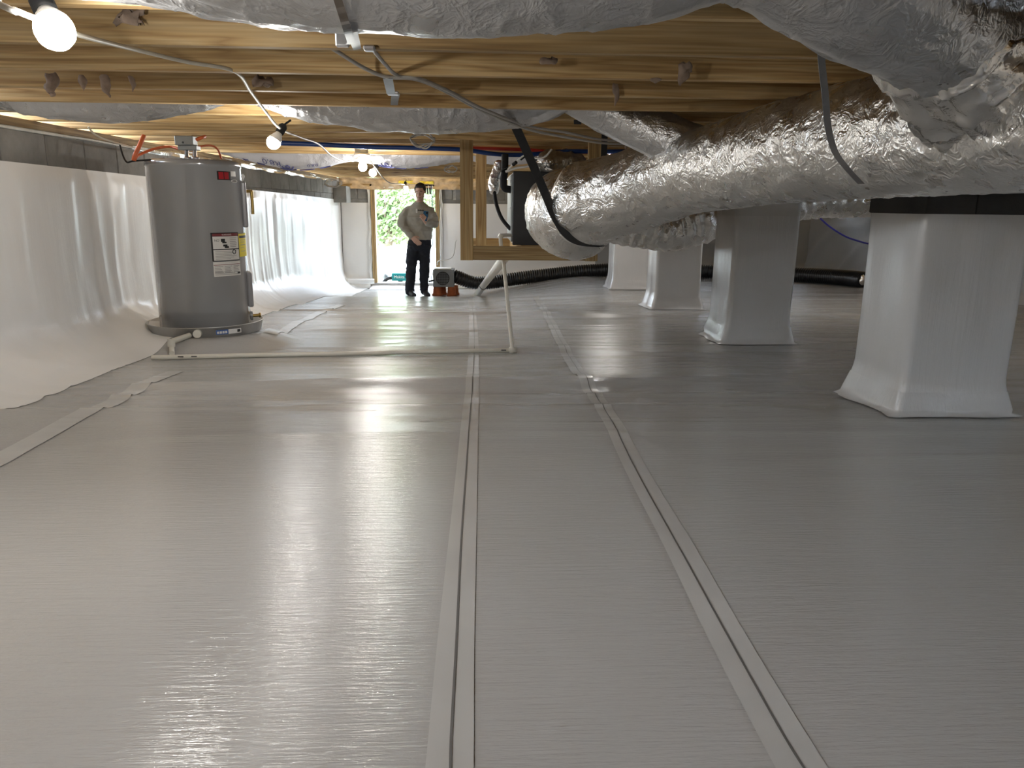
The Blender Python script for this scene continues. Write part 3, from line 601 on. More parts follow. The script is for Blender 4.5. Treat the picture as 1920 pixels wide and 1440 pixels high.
# condensate and drain pipes
pt = PY(944, 490, 5.12); pb = PF(961, 660); pb[2] += .012
cd = thing('condensate_pipe', 'thin white plastic pipe leaning from the air handler down to the floor', 'pipe', tuple(pb))
MB().tube([pb, pt, PY(940, 470, 5.13), PY(939, 452, 5.14)], .0125, 12).build('riser', M['pvc'], cd)
MB().tube(spl([PY(939, 455, 5.14), PY(939, 443, 5.14), PY(945, 441, 5.2), PY(958, 441, 5.28)], 5), .0125, 12).build('top_elbow', M['pvc'], cd)
MB().tube([PY(937.5, 446, 5.14), PY(940.5, 440, 5.14)], .018, 12).build('elbow_fitting', M['pvc'], cd)
pe = np.array([PF(322, 671)[0], PF(322, 671)[1], 0]); q0 = PF(285, 674); q1 = PF(961, 660)
dp = thing('drain_pipe', 'long white plastic pipe lying across the floor from the heater pan', 'pipe', (q1[0], q1[1], q1[2]))
run = []
for a in np.linspace(0, 1, 30): 
    p = q0*(1-a)+q1*a; run.append((p[0], p[1], 0))
zr = max(float(fz(p[0], p[1])) for p in run[:4]); z0r, z1r = float(fz(q0[0], q0[1]))+.016, float(fz(q1[0], q1[1]))+.016
run = [(p[0], p[1], max(z0r+(z1r-z0r)*i/29, float(fz(p[0], p[1]))+.0135)) for i, p in enumerate(run)]
MB().tube(run, .0135, 12).build('floor_run', M['pvc'], dp)
MB().lathe(run[-1], [(.0, -.02), (.019, -.02), (.019, .022), (.0, .022)], 12, Vector(run[-1])-Vector(run[-2])).build('elbow_fitting', M['pvc'], dp)
ex = PF(323, 668); ex[2] += .016
o1 = PY(355, 629, 4.60)
MB().tube([o1, PY(335, 636, 4.50), PY(322, 640, 4.44)], .0165, 12).build('pan_branch', M['pvc'], dp)
MB().tube([PY(321, 638, 4.44), PY(322, 650, 4.435), ex], .015, 12).build('drop', M['pvc'], dp)
MB().tube([PY(321, 636, 4.44), PY(321.5, 650, 4.436)], .021, 12).build('elbow_fitting', M['pvc'], dp)
for a, b in (((333, 670), (340, 670)), ((358, 669), (371, 669)), ((931, 663), (938, 663))):
    A_, B_ = [Vector(run[int(np.argmin([abs(PF(p_[0], p_[1])[0]-r_[0]) for r_ in run]))])+Vector((0, -.0125, .004)) for p_ in (a, b)]
    if (A_-B_).length < .004: B_ = A_+Vector((.03, 0, 0))
    MB().tube([A_, B_], .003, 6).build('print_mark', M['blk'], dp)
a = PF(893, 553); b = PY(947, 482, 5.9)
sp = thing('discharge_pipe', 'thick white plastic pipe slanting up from the far floor to the frame', 'pipe', tuple(a))
MB().tube([a-np.array([0, 0, .02]), a*.62+b*.38], .042, 16).build('lower_sleeve', M['pvc'], sp)
MB().tube([a*.66+b*.34, b], .0385, 16).build('pipe_run', M['pvc'], sp)
MB().tube([a*.628+b*.372, a*.617+b*.383], .0428, 16).build('joint_ring', M['seam'], sp)
# ================================================================== WATER HEATER
zp = float(fz(HX, HY, False))+.012; HR = .272
cdir = Vector((.333, -.943, 0)); rdir = Vector((.943, .333, 0))
def hp(deg, z, r): a = math.radians(deg); d = cdir*math.cos(a)+rdir*math.sin(a); return Vector((HX, HY, z))+d*r
pan = thing('drain_pan', 'round shallow aluminium pan under the grey water heater', 'pan', (HX, HY, zp-.005))
MB().lathe((HX, HY, zp-.005), [(0, 0), (.325, 0), (.335, .004), (.345, .062), (.349, .064), (.349, .068), (.341, .068), (.331, .012), (.0, .010)], 64).build('pan_body', M['alu'], pan)
def wrap_patch(d0, d1, z0, z1, r, n=8):
    A = np.zeros((n+1, 2, 3))
    for i in range(n+1):
        for j, z in enumerate((z0, z1)): A[i, j] = hp(d0+(d1-d0)*i/n, z, r)
    return A
MB().grid(wrap_patch(8, 20, zp+.016, zp+.044, .3475, 6)).build('blue_sticker', M['bluel'], pan)
mb = MB().grid(wrap_patch(20.2, 34, zp+.016, zp+.044, .3475, 6)); mb.build('white_sticker', M['paper'], pan)
MB().grid(wrap_patch(29.5, 33, zp+.022, zp+.038, .3482, 2)).build('sticker_code', M['blk'], pan)
V, F = text_mesh('DRAIN PAN', .02)
mb = MB()
for k in range(4): mb.grid(wrap_patch(9+k*2.6, 11+k*2.6, zp+.022, zp+.036, .3482, 2))
mb.build('sticker_print', M['paper'], pan)
MB().tube([hp(-9, zp+.03, .338), hp(-9, zp+.03, .372)], .024, 14).build('outlet_fitting', M['pvc'], pan)
zt0, zt1 = zp+.014, ZC+.238
wh = thing('water_heater', 'tall grey cylindrical water heater against the lined left wall', 'water heater', (HX, HY, zt0))
MB().lathe((HX, HY, 0), [(0, zt0), (HR-.01, zt0), (HR, zt0+.012), (HR, zt1-.045), (HR+.004, zt1-.042), (HR+.004, zt1-.012), (HR-.012, zt1), (0, zt1+.004)], 96).build('tank_jacket', M['tank'], wh)
for (z0_, z1_) in ((z_(-.16), z_(.12)), (z_(-.66), z_(-.44))):
    c = hp(90, (z0_+z1_)/2, HR+.003); rot = Matrix((-cdir, rdir, Vector((0, 0, 1)))).transposed()
    pn = MB().box(c, (.15, .034, z1_-z0_), rot, .010).build('access_panel', M['tank2'], wh)
    MB().tube([hp(84, (z0_+z1_)/2, HR+.02), hp(84, (z0_+z1_)/2, HR+.024)], .006, 8).build('screw', M['galv'], pn)
ztop, zbot = z_(-.185), z_(-.445)
zmid = ztop-.168
MB().grid(wrap_patch(13, 54, zmid, ztop, HR+.0012, 16)).build('warning_border', M['blk'], wh)
lab = MB().grid(wrap_patch(15, 53, ztop-.096, ztop-.022, HR+.0018, 16)); lab.grid(wrap_patch(15, 53, zmid+.004, ztop-.102, HR+.0018, 16))
lb = lab.build('warning_label', M['paper'], wh)
MB().grid(wrap_patch(15, 53, ztop-.02, ztop-.005, HR+.0018, 16)).build('warning_header', M['dkred'], lb)
def curved_text(txt, size, deg, z, r, mat, parent, name):
    V, F = text_mesh(txt, size); mb = MB(); mb.add([hp(deg+math.degrees(v.x/HR), z+v.y, r) for v in V], F, False); return mb.build(name, M[mat], parent)
curved_text('WARNING', .014, 34, ztop-.0125, HR+.0026, 'paper', lb, 'header_text')
curved_text('NO', .019, 20, ztop-.046, HR+.0026, 'blk', lb, 'bold_text')
mb = MB()
for (d0, d1, za, zb_) in ((25.5, 31, .036, .054), (27, 33, .054, .062), (28, 34, .070, .082), (30, 36, .080, .092)): mb.grid(wrap_patch(d0, d1, ztop-zb_, ztop-za, HR+.0026, 4))
mb.build('pictogram', M['blk'], lb)
mb = MB()
for k in range(6): mb.grid(wrap_patch(38, 50-(k % 3), ztop-.034-k*.0105, ztop-.031-k*.0105, HR+.0026, 6))
for k in range(6): mb.grid(wrap_patch(17, 50-(k*5 % 13), ztop-.112-k*.009, ztop-.1095-k*.009, HR+.0026, 8))
mb.build('fine_print', M['grytext'], lb)
arcp = [hp(44+2.6*math.cos(q), ztop-.116+.0125*math.sin(q), HR+.003) for q in np.linspace(0, 2*PI, 18)]; MB().tube(arcp, .0022, 5).build('seal_mark', M['blk'], lb)
lb2 = MB().grid(wrap_patch(13.5, 54, zbot, zmid-.004, HR+.0016, 16)).build('specification_label', M['paper'], wh)
MB().grid(wrap_patch(14, 53.5, zmid-.024, zmid-.021, HR+.0022, 12)).build('header_line', M['dkred'], lb2)
mb = MB()
for k in range(5): 
    for d0, d1 in ((15, 26), (28, 39), (41, 52)): mb.grid(wrap_patch(d0, d1-(k*3 % 4), zmid-.034-k*.009, zmid-.031-k*.009, HR+.0022, 4))
for k in range(3): mb.grid(wrap_patch(15, 50-k*7, zbot+.010+k*.008, zbot+.0125+k*.008, HR+.0022, 6))
mb.build('fine_print', M['grytext'], lb2)
MB().grid(wrap_patch(47.5, 53, zbot+.010, zbot+.021, HR+.0024, 4)).build('code_mark', M['blk'], lb2)
yl = MB().grid(wrap_patch(54.5, 84, z_(-.335), z_(-.195), HR+.0016, 14)).build('energy_label', M['yellow'], wh)
MB().grid(wrap_patch(56, 82, z_(-.222), z_(-.207), HR+.0022, 12)).build('label_header', M['blk'], yl)
mb = MB()
for k, zz in enumerate((-.232, -.245, -.262, -.28, -.30)): mb.grid(wrap_patch(58, 78-(k*7 % 11), z_(zz-.003), z_(zz), HR+.0022, 6))
mb.build('fine_print', M['grytext'], yl)
bd = MB().grid(wrap_patch(27, 47, z_(.122), z_(.172), HR+.0016, 8)).build('brand_badge', M['blk'], wh)
mb = MB().grid(wrap_patch(29, 36, z_(.127), z_(.168), HR+.0022, 4)); mb.grid(wrap_patch(37, 44, z_(.127), z_(.168), HR+.0022, 4)); mb.build('red_field', M['red'], bd)
MB().grid(wrap_patch(48, 58, z_(.145), z_(.175), HR+.0018, 4)).build('white_badge', M['paper'], wh)
arcp = [hp(54+6*math.cos(q), z_(.118)+.008*math.sin(q), HR+.003) for q in np.linspace(0, 2*PI, 18)]; MB().tube(arcp, .002, 5).build('oval_badge', M['paper'], wh)
# fittings on top and side
for px in (351, 366):
    p = PY(px, 298, 4.9); nip = MB().tube([(p[0], 4.9, zt1-.01), (p[0], 4.9, zt1+.075)], .013, 12).build('pipe_nipple', M['copper'], wh)
    MB().lathe((p[0], 4.9, zt1), [(.0, .004), (.024, .004), (.024, .018), (.013, .02)], 12).build('collar', M['galv'], nip)
p = hp(100, z_(.06), HR); MB().tube(spl([p, hp(96, z_(.062), HR+.05), hp(95, z_(.05), HR+.058), hp(95, z_(-.08), HR+.058)], 6), .010, 10).build('relief_pipe', M['brass'], wh)
MB().tube([hp(92, zt0+.06, HR-.01), hp(92, zt0+.06, HR+.012)], .03, 16).build('drain_plate', M['tank2'], wh)
MB().tube([hp(92, zt0+.06, HR), hp(92, zt0+.062, HR+.055)], .010, 10).build('drain_valve', M['brass'], wh)
MB().lathe(hp(92, zt0+.062, HR+.052), [(0, 0), (.016, 0), (.016, .012), (0, .012)], 12, rdir).build('valve_knob', M['brass'], wh)
# white hose stub with a blue sleeve beside the heater
hk = wh
MB().tube(spl([PY(447, 350, 5.3), PY(453, 340, 5.3), PY(456, 331, 5.3), PY(454, 327, 5.3)], 6), .008, 8).build('white_tube', M['whitewire'], hk)
MB().tube([PY(443, 353, 5.3), PY(451, 342, 5.3)], .015, 10).build('blue_sleeve', M['bluel'], hk)
# disconnect box + orange cables
jb = thing('disconnect_box', 'small grey electrical box mounted on a joist over the water heater', 'electrical box', tuple(PY(346, 265, 4.7)))
a = PY(326, 254, 4.72); b = PY(362, 272, 4.72); MB().box(((a[0]+b[0])/2, 4.76, (a[2]+b[2])/2), (b[0]-a[0], .08, a[2]-b[2]), None, .004).build('cover', M['box'], jb)
a = PY(331, 272, 4.72); b = PY(367, 281, 4.72); MB().box(((a[0]+b[0])/2, 4.77, (a[2]+b[2])/2), (b[0]-a[0], .075, a[2]-b[2]), None, .003).build('lower_box', M['box'], jb)
MB().tube([PY(343, 267, 4.72), PY(343, 267, 4.715)], .006, 10).build('screw', M['blk'], jb)
for px in (350, 365): MB().tube([PY(px, 281, 4.74), PY(px, 292, 4.76)], .011, 10).build('conduit', M['galv'], jb)
tag(MB().tube(spl([PY(270, 254, 4.75), PY(262, 272, 4.72), PY(253, 291, 4.7), PY(251, 301, 4.7)], 6), .013, 10).build('orange_cable', M['orange'], loc=tuple(PY(262, 272, 4.72))), 'thick orange cable slanting down beside the wall top', 'cable')
tag(MB().tube(spl([PY(252, 300, 4.72), PY(262, 290, 4.78), PY(290, 279, 4.85), PY(318, 275, 4.88), PY(335, 279, 4.85)], 8), .008, 8).build('orange_cable', M['orange'], loc=tuple(PY(290, 279, 4.85))), 'thin orange cable looping from wall top to the grey box', 'cable')
tag(MB().tube(spl([PY(368, 262, 4.74), PY(378, 258, 4.74), PY(384, 256, 4.78)], 6), .010, 8).build('orange_cable', M['orange'], loc=tuple(PY(378, 258, 4.74))), 'short orange cable stub at the right of the grey box', 'cable')
tag(MB().tube(spl([PY(370, 275, 4.8), PY(395, 273, 4.9), PY(408, 280, 4.95), PY(415, 297, 5.0)], 8), .006, 8).build('orange_cable', M['orange'], loc=tuple(PY(395, 273, 4.9))), 'thin orange cable arching down to the heater top', 'cable')
tag(MB().tube(spl([PY(224, 268, 4.75), PY(230, 290, 4.72), PY(238, 304, 4.7), PY(250, 302, 4.7), PY(290, 299, 4.75), PY(308, 297, 4.8)], 8), .005, 8).build('ground_wire', M['foam'], loc=tuple(PY(238, 304, 4.7))), 'thin dark green wire drooping along the bare block', 'cable')
# ================================================================== LIGHT STRING
Z2 = ZC+.36
cordpts = [(-.73, -.35, ZC+.40), (-.76, .15, ZC+.365), (-.85, .8, ZC+.37), PY(-30, -6, 1.25), PY(30, 20, 1.45), PY(75, 38, 1.56), PY(150, 66, 1.75), PY(250, 92, 2.1), PY(350, 116, 2.36), PY(440, 134, 2.56), PY(470, 172, 2.9), PY(500, 212, 3.3), PY(527, 242, 3.65), PY(565, 258, 4.2), PY(597, 270, 4.75), PY(622, 292, 5.4), PY(645, 302, 5.7), PY(666, 299, 5.95), PY(683, 289, 6.0), PY(693, 300, 6.2), PY(706, 316, 6.6), PY(712, 325, 6.8), PY(722, 337, 7.6), PY(735, 344, 9), PY(752, 345, 11.6), PY(758, 346, 12.2)]
st = tag(MB().tube(spl(cordpts, 8), .0055, 8).build('light_cord', M['cord'], loc=tuple(cordpts[9])), 'cream cord of the light string running across the joists', 'cord')
def bulb(c, axis, scale, label, socket='black', cl=True):
    z = Vector(axis).normalized(); c = Vector(c)
    root = thing('hanging_bulb', label, 'light bulb', tuple(c), 'bulbs of the light string')
    s = scale
    MB().lathe(c, [(.0005, .030*s), (.012*s, .0285*s), (.022*s, .021*s), (.029*s, .008*s), (.030*s, -.003*s), (.0285*s, -.012*s)], 24, z).build('bulb_globe', M['bulb'], root)
    MB().lathe(c, [(.0288*s, -.011*s), (.0285*s, -.015*s), (.022*s, -.032*s), (.0155*s, -.044*s), (.014*s, -.052*s)], 24, z).build('bulb_base', M['white'], root)
    sk = MB().lathe(c, [(.0005, -.050*s), (.018*s, -.050*s), (.019*s, -.055*s), (.019*s, -.085*s), (.012*s, -.095*s), (.0005, -.096*s)], 16, z).build('socket', M['foam' if socket == 'black' else 'white'], root)
    if cl: MB().bar(c-z*.095*s, c-z*.115*s+Vector((.02, 0, .004)), .010, .008).build('clip', M['foam'], sk)
    return root
bulb(PY(103, 58, 1.55), (.45, -.55, -.6), 1.15, 'bright round bulb nearest the camera at upper left')
bulb(PY(513, 267, 3.62), (-.45, -.3, -.8), 1.0, 'lit bulb in a black socket above the floor, second along the cord')
bulb(PY(699, 324, 6.8), (-.45, -.3, -.8), 1.05, 'lit bulb in a black socket just right of the porcelain lampholder')
bulb(PY(761, 352, 12.2), (.1, -.3, -.9), 1.05, 'lit bulb in front of the doorway header beside the person')
bulb((-.72, -.34, ZC+.30), (.25, .35, -.8), 1.05, 'lit bulb of the string just behind the camera, out of the picture')
bulb((2.75, 7.1, ZC+.30), (0, -.2, -1), 1.05, 'lit bulb hidden behind the trunk duct beyond the second pier')
bulb((1.35, 8.1, ZC+.30), (0, -.2, -1), 1.05, 'lit bulb hidden behind the trunk duct near the far piers')
lh = thing('lampholder', 'white porcelain lampholder on a grey octagonal box with lit bulb', 'lamp', tuple(PY(680, 297, 6.0)))
c = PY(678, 287, 6.02); MB().lathe((c[0], c[1], c[2]), [(.0, .04), (.05, .04), (.05, 0), (0, 0)], 8, smooth=False).build('octagonal_box', M['box'], lh)
MB().lathe((c[0], c[1], c[2]), [(.0, 0), (.058, -.002), (.058, -.014), (.045, -.026), (.03, -.034), (.026, -.05), (.0, -.05)], 24).build('porcelain_base', M['white'], lh)
c2 = PY(680, 313, 6.0); MB().lathe(c2, [(.0005, -.032), (.013, -.03), (.024, -.022), (.031, -.008), (.032, .004), (.028, .018), (.02, .034), (.014, .047), (.013, .056)], 24).build('bulb_globe', M['bulb'], lh)
tag(MB().lathe(PY(-4, 4, 1.3), [(.001, 0), (.012, .002), (.014, .012), (.010, .03), (.002, .034)], 12, (-1, 0, .4)).build('wire_connector', M['yellow'], loc=tuple(PY(-4, 4, 1.3))), 'yellow wire connector at the top left corner', 'connector')
# cables and water lines under the joists
RC = [PY(600, 78, 2.3), PY(628, 94, 2.33), PY(680, 126, 2.46), PY(725, 144, 2.55), PY(782, 149, 2.62), PY(840, 174, 2.9), PY(900, 206, 3.2), PY(985, 241, 3.6), PY(1060, 257, 3.8), PY(1140, 269, 3.95), PY(1215, 268, 4.05)]
tag(MB().tube(spl(RC, 8), .006, 8).build('pale_cable', M['cable'], loc=tuple(RC[3])), 'pale sheathed cable from the joists to the trunk duct, lower of the pair', 'cable')
RC2 = [PY(694, 84, 2.22), PY(702, 96, 2.24), PY(722, 120, 2.40), PY(745, 141, 2.54), PY(785, 147, 2.60), PY(842, 171, 2.88), PY(905, 204, 3.18), PY(990, 236, 3.6), PY(1060, 248, 3.8), PY(1130, 262, 3.95), PY(1215, 265, 4.05)]
tag(MB().tube(spl(RC2, 8), .006, 8).build('pale_cable', M['cable'], loc=tuple(RC2[3])), 'pale sheathed cable from the metal clip to the trunk duct, upper of the pair', 'cable')
tag(MB().tube(spl([PY(525, 268, 5.2), PY(620, 272, 5.25), PY(700, 276, 5.3), PY(800, 278, 5.32), PY(870, 281, 5.35), PY(930, 289, 5.4), PY(990, 290, 5.42), PY(1060, 284, 5.45), PY(1160, 284, 5.5), PY(1300, 280, 5.6)], 8), .015, 10).build('water_line', M['pexblue'], loc=tuple(PY(800, 278, 5.32))), 'blue plastic water line running under the far joists', 'pipe')
tag(MB().tube(spl([PY(868, 277, 5.45), PY(930, 279, 5.45), PY(990, 281, 5.47), PY(1045, 285, 5.5), PY(1180, 287, 5.6)], 8), .012, 10).build('water_line', M['pexred'], loc=tuple(PY(930, 279, 5.45))), 'red plastic water line beside the blue line above the air handler', 'pipe')
for px, py in ((817, 270), (690, 269)): pass
tag(MB().tube(spl([PY(1440, 300, 8.3), PY(1490, 368, 8.3), PY(1530, 402, 8.3), PY(1560, 428, 8.3), PY(1600, 449, 8.3), PY(1660, 458, 8.3), PY(1760, 430, 8.3), PY(1840, 310, 8.3)], 8), .010, 8).build('blue_cable', M['bluewire'], loc=tuple(PY(1560, 428, 8.3))), 'blue cable drooping between the piers on the right', 'cable')
tag(MB().tube(spl([PY(1618, 352, 2.7), PY(1640, 357, 2.72), PY(1655, 372, 2.75)], 6), .004, 6).build('black_cable', M['foam'], loc=tuple(PY(1640, 357, 2.72))), 'short black cable dropping from trunk duct to the nearest pier cap', 'cable')
tag(MB().tube(spl([PY(165, 238, 4.3), PY(181, 254, 4.35), PY(215, 267, 4.6), PY(265, 280, 4.95), PY(300, 287, 5.3)], 6), .005, 6).build('tan_cable', M['cord'], loc=tuple(PY(181, 254, 4.35))), 'thin tan cable dropping from a joist along the sill', 'cable')
def loops(c, n, r, label, seed):
    rnd = random.Random(seed); pts = []
    for i in range(n*10): 
        a = i/10*2*PI; pts.append((c[0]+r*math.cos(a)*(1+.3*rnd.random()), c[1]+rnd.uniform(-.03, .03), c[2]+.4*r*math.sin(a)*(1+.9*rnd.random())+rnd.uniform(-.2, .2)*r))
    return tag(MB().tube(spl(pts, 3), .004, 6).build('coiled_wire', M['cable'], loc=tuple(c)), label, 'wire')
loops(PY(792, 262, 4.6), 4, .055, 'small tangle of pale wire hanging under the middle joists', 3)
loops(PY(625, 344, 11.5), 4, .10, 'coil of pale wire at the far left wall top', 5)
loops(PY(845, 317, 7.6), 3, .05, 'loops of thin wire clipped beside the far printed duct', 6)
# wisps of old insulation caught on the joists
def tuft(px, py, Y, wdt, ht, seed):
    wdt *= .6; ht *= .85
    c = PY(px, py, Y); n, m = 12, 12; A = np.zeros((n, m, 3)); rnd = np.random.RandomState(seed)
    for i in range(n):
        t_ = i/(n-1); wq = wdt*(.5+.5*(1-t_)**1.5)*math.sin(PI*min(1, .15+t_*.86))+.002
        for k in range(m):
            a = 2*PI*k/m; A[i, k] = (c[0]+wq*math.cos(a)+.3*wdt*float(vn(np.array([t_*3, seed, 0.]))), c[1]+.35*wq*math.sin(a)-.006, c[2]-ht*t_)
    A = A+np.stack([vn(A*60+seed, 1), vn(A*60+seed, 2)*.4, vn(A*60, 3)], -1)*wdt*.42
    return grid_obj('insulation_tuft', A, M['glassfib'], ceiling, True)
for q in ((95, 140, 2.88, .05, .09, 1), (155, 142, 2.88, .025, .06, 2), (200, 140, 2.88, .035, .09, 3), (248, 142, 2.88, .02, .06, 4), (250, 25, 2.1, .07, .04, 5), (500, 146, 2.86, .08, .045, 6), (1155, 156, 2.93, .025, .09, 7), (1285, 118, 2.5, .045, .08, 8), (1225, 148, 2.55, .03, .02, 9), (1175, 250, 4.0, .03, .10, 10), (1030, 108, 2.48, .05, .03, 11)): tuft(*q)
# ================================================================== FAR END: dehumidifier, pots, pipe
yd = 11.45
a = PY(812, 537, yd); b = PY(851, 505, yd); fzd = float(fz((a[0]+b[0])/2, yd+.15, False))
potz = .145
dh = thing('dehumidifier', 'grey metal dehumidifier with a round black grille standing on clay pots', 'dehumidifier', ((a[0]+b[0])/2, yd, fzd+potz))
zA, zB = fzd+potz+.003, fzd+potz+.003+(b[2]-a[2])
MB().box(((a[0]+b[0])/2, yd+.19, (zA+zB)/2), (b[0]-a[0], .38, zB-zA), None, .006).build('cabinet', M['dehum'], dh)
MB().box(((a[0]+b[0])/2-.01, yd+.17, zB+.008), (b[0]-a[0]-.06, .30, .014), None, .004).build('top_lid', M['white'], dh)
gc = ((a[0]+b[0])/2-.01, yd-.001, (zA+zB)/2+.0); gr_ = .092
gd = MB().lathe(gc, [(0, .004), (gr_, .004), (gr_+.008, .006), (gr_+.008, -.002), (gr_, 0)], 32, (0, -1, 0)).build('round_grille', M['black'], dh)
mb = MB()
for k in range(-3, 4):
    h = math.sqrt(max(0, .09**2-(k*.024)**2)); mb.tube([(gc[0]-h, gc[1]-.008, gc[2]+k*.024), (gc[0]+h, gc[1]-.008, gc[2]+k*.024)], .0022, 6); mb.tube([(gc[0]+k*.024, gc[1]-.008, gc[2]-h), (gc[0]+k*.024, gc[1]-.008, gc[2]+h)], .0015, 6)
mb.build('grille_wires', M['dehum'], gd)
MB().tube([(a[0]+.02, yd-.01, zA+.10), (a[0]-.06, yd-.05, zA+.085)], .012, 8).build('power_plug', M['foam'], dh)
PL = ['clay pot front left under the grey dehumidifier', 'clay pot back left under the dehumidifier, half hidden', 'clay pot front right under the grey dehumidifier', 'clay pot back right under the dehumidifier, mostly hidden']
pr = [(0, 0), (.072, 0), (.075, .006), (.072, .028), (.066, .030), (.056, .135), (.050, .142), (.020, .143), (.018, .138), (0, .138)]
pot0 = None
for (px, dy, l) in ((820, .06, PL[0]), (829, .31, PL[1]), (847, .06, PL[2]), (852, .31, PL[3])):
    x = PY(px, 550, yd+dy)[0]; zf = float(fz(x, yd+dy))
    if pot0 is None:
        pot0 = thing('clay_pot', l, 'pot', (x, yd+dy, zf), 'clay pots under the dehumidifier')
        MB().lathe((x, yd+dy, zf), pr, 24).build('pot_body', M['clay'], pot0); MB().lathe((x, yd+dy, zf), [(.073, -.001), (.078, .0), (.078, .026), (.072, .030)], 24).build('rim', M['clay'], pot0)
    else:
        o = copy_tree(pot0); o.location = (x, yd+dy, zf); o['label'] = l
tag(MB().tube(spl([PY(820, 497, yd+.2), PY(822, 490, yd+.2), PY(838, 487, yd+.2), PY(849, 481, yd+.25), PY(853, 466, yd+.25), PY(854, 455, yd+.25), PY(857, 450, yd+.25)], 8), .007, 8).build('white_cord', M['whitewire'], loc=tuple(PY(838, 487, yd+.2))), 'white cord rising from the top of the dehumidifier', 'cord')
# corrugated pipe lying along the floor
cp = [(b[0]+.0, yd+.22, zA+.14)]
for (px, Yq) in ((900, 11.75), (1000, 11.75), (1140, 11.6), (1330, 11.3), (1440, 10.9), (1530, 10.4), (1590, 9.95), (1622, 9.6)):
    x = PY(px, 515, Yq)[0]; cp.append((x, Yq, max(float(fz(x, Yq, False))+.10, zA+.10-.07*len(cp))))
P = spl(cp, 60); L = np.concatenate([[0], np.cumsum(np.linalg.norm(np.diff(P, axis=0), axis=1))]); q = np.arange(0, L[-1], .0085); PP = np.stack([np.interp(q, L, P[:, i]) for i in range(3)], 1)
cr = thing('corrugated_pipe', 'long black corrugated pipe along the floor behind the piers', 'pipe', tuple(cp[4]))
MB().tube([tuple(p) for p in PP], [.098+.0075*math.sin(i*PI/2) for i in range(len(PP))], 20).build('pipe_hose', M['corr'], cr)
e = PP[-1]; dr = PP[-1]-PP[-6]; dr /= np.linalg.norm(dr)
A = foil_tube([(*(e-dr*.02), .074), (*(e+dr*.01), .078), (*(e+dr*.03), .07)], 24, 28, .012, 171, cap1=True); grid_obj('foil_end', A, M['foiltape'], cr, True)
# capped white stub along the far wall foot
a = PY(643, 542, 12.7); zf = float(fz(a[0], 12.7)); sb = thing('capped_pipe', 'white capped pipe stub along the foot of the far wall', 'pipe', (a[0], 12.7, zf+.05))
MB().tube([(a[0]+.06, 12.72, zf+.05), (a[0]+.50, 12.80, zf+.045)], .042, 16).build('pipe_run', M['wall'], sb); MB().tube([(a[0], 12.715, zf+.05), (a[0]+.09, 12.722, zf+.05)], .052, 16).build('end_cap', M['white'], sb)
# cords hanging on the right jamb
jc = thing('cable_bundle', 'pale blue and white cords hanging down the right door jamb', 'cords', tuple(PY(806, 370, 12.7)))
for k, (c0, m_) in enumerate(((803, 'whitewire'), (808, 'pexblue'), (811, 'whitewire'))):
    MB().tube(spl([PY(c0, 348, 12.75), PY(c0+2, 370, 12.75), PY(c0+3, 410, 12.72), PY(c0+3, 470, 12.72), PY(c0+1-k, 530, 12.68)], 8), .006, 6).build('cord_strand', M[m_], jc)
for px in (801, 806): MB().tube([PY(px, 352, 12.74), PY(px+1, 364, 12.74)], .013, 8).build('black_plug', M['foam'], jc)
# ================================================================== OUTSIDE THE DOOR
gx = np.linspace(-22, 18, 70); gy = np.linspace(FY+.12, 60, 80); Xq, Yq = np.meshgrid(gx, gy)
og = ZC-1.36+.035*np.clip(Yq-20, 0, 40)+.06*vn(np.stack([Xq*.3, Yq*.3, Xq*0], -1), 81)*sst(13.5, 16, Yq)
ground = grid_obj('ground', np.stack([Xq, Yq, og], -1), M['earth'], kind='structure')
th = np.linspace(0, 2*PI, 60, endpoint=False); rr = np.linspace(0, 1, 24); TH, RR = np.meshgrid(th, rr); c = PY(765, 490, 17.0)
hx = c[0]+2.3*RR*np.cos(TH); hy = 17.0+2.4*RR*np.sin(TH); hz = ZC-1.40+.52*(1-sst(0, 1, RR))**1.0+.05*vn(np.stack([hx*2, hy*2, hx*0], -1), 83)*(1-RR)
tag(grid_obj('gravel_heap', np.stack([hx, hy, hz], -1), M['gravel'], None, True, loc=(c[0], 17., ZC-1.4)), 'pale heap of gravel in daylight beyond the doorway', 'heap')
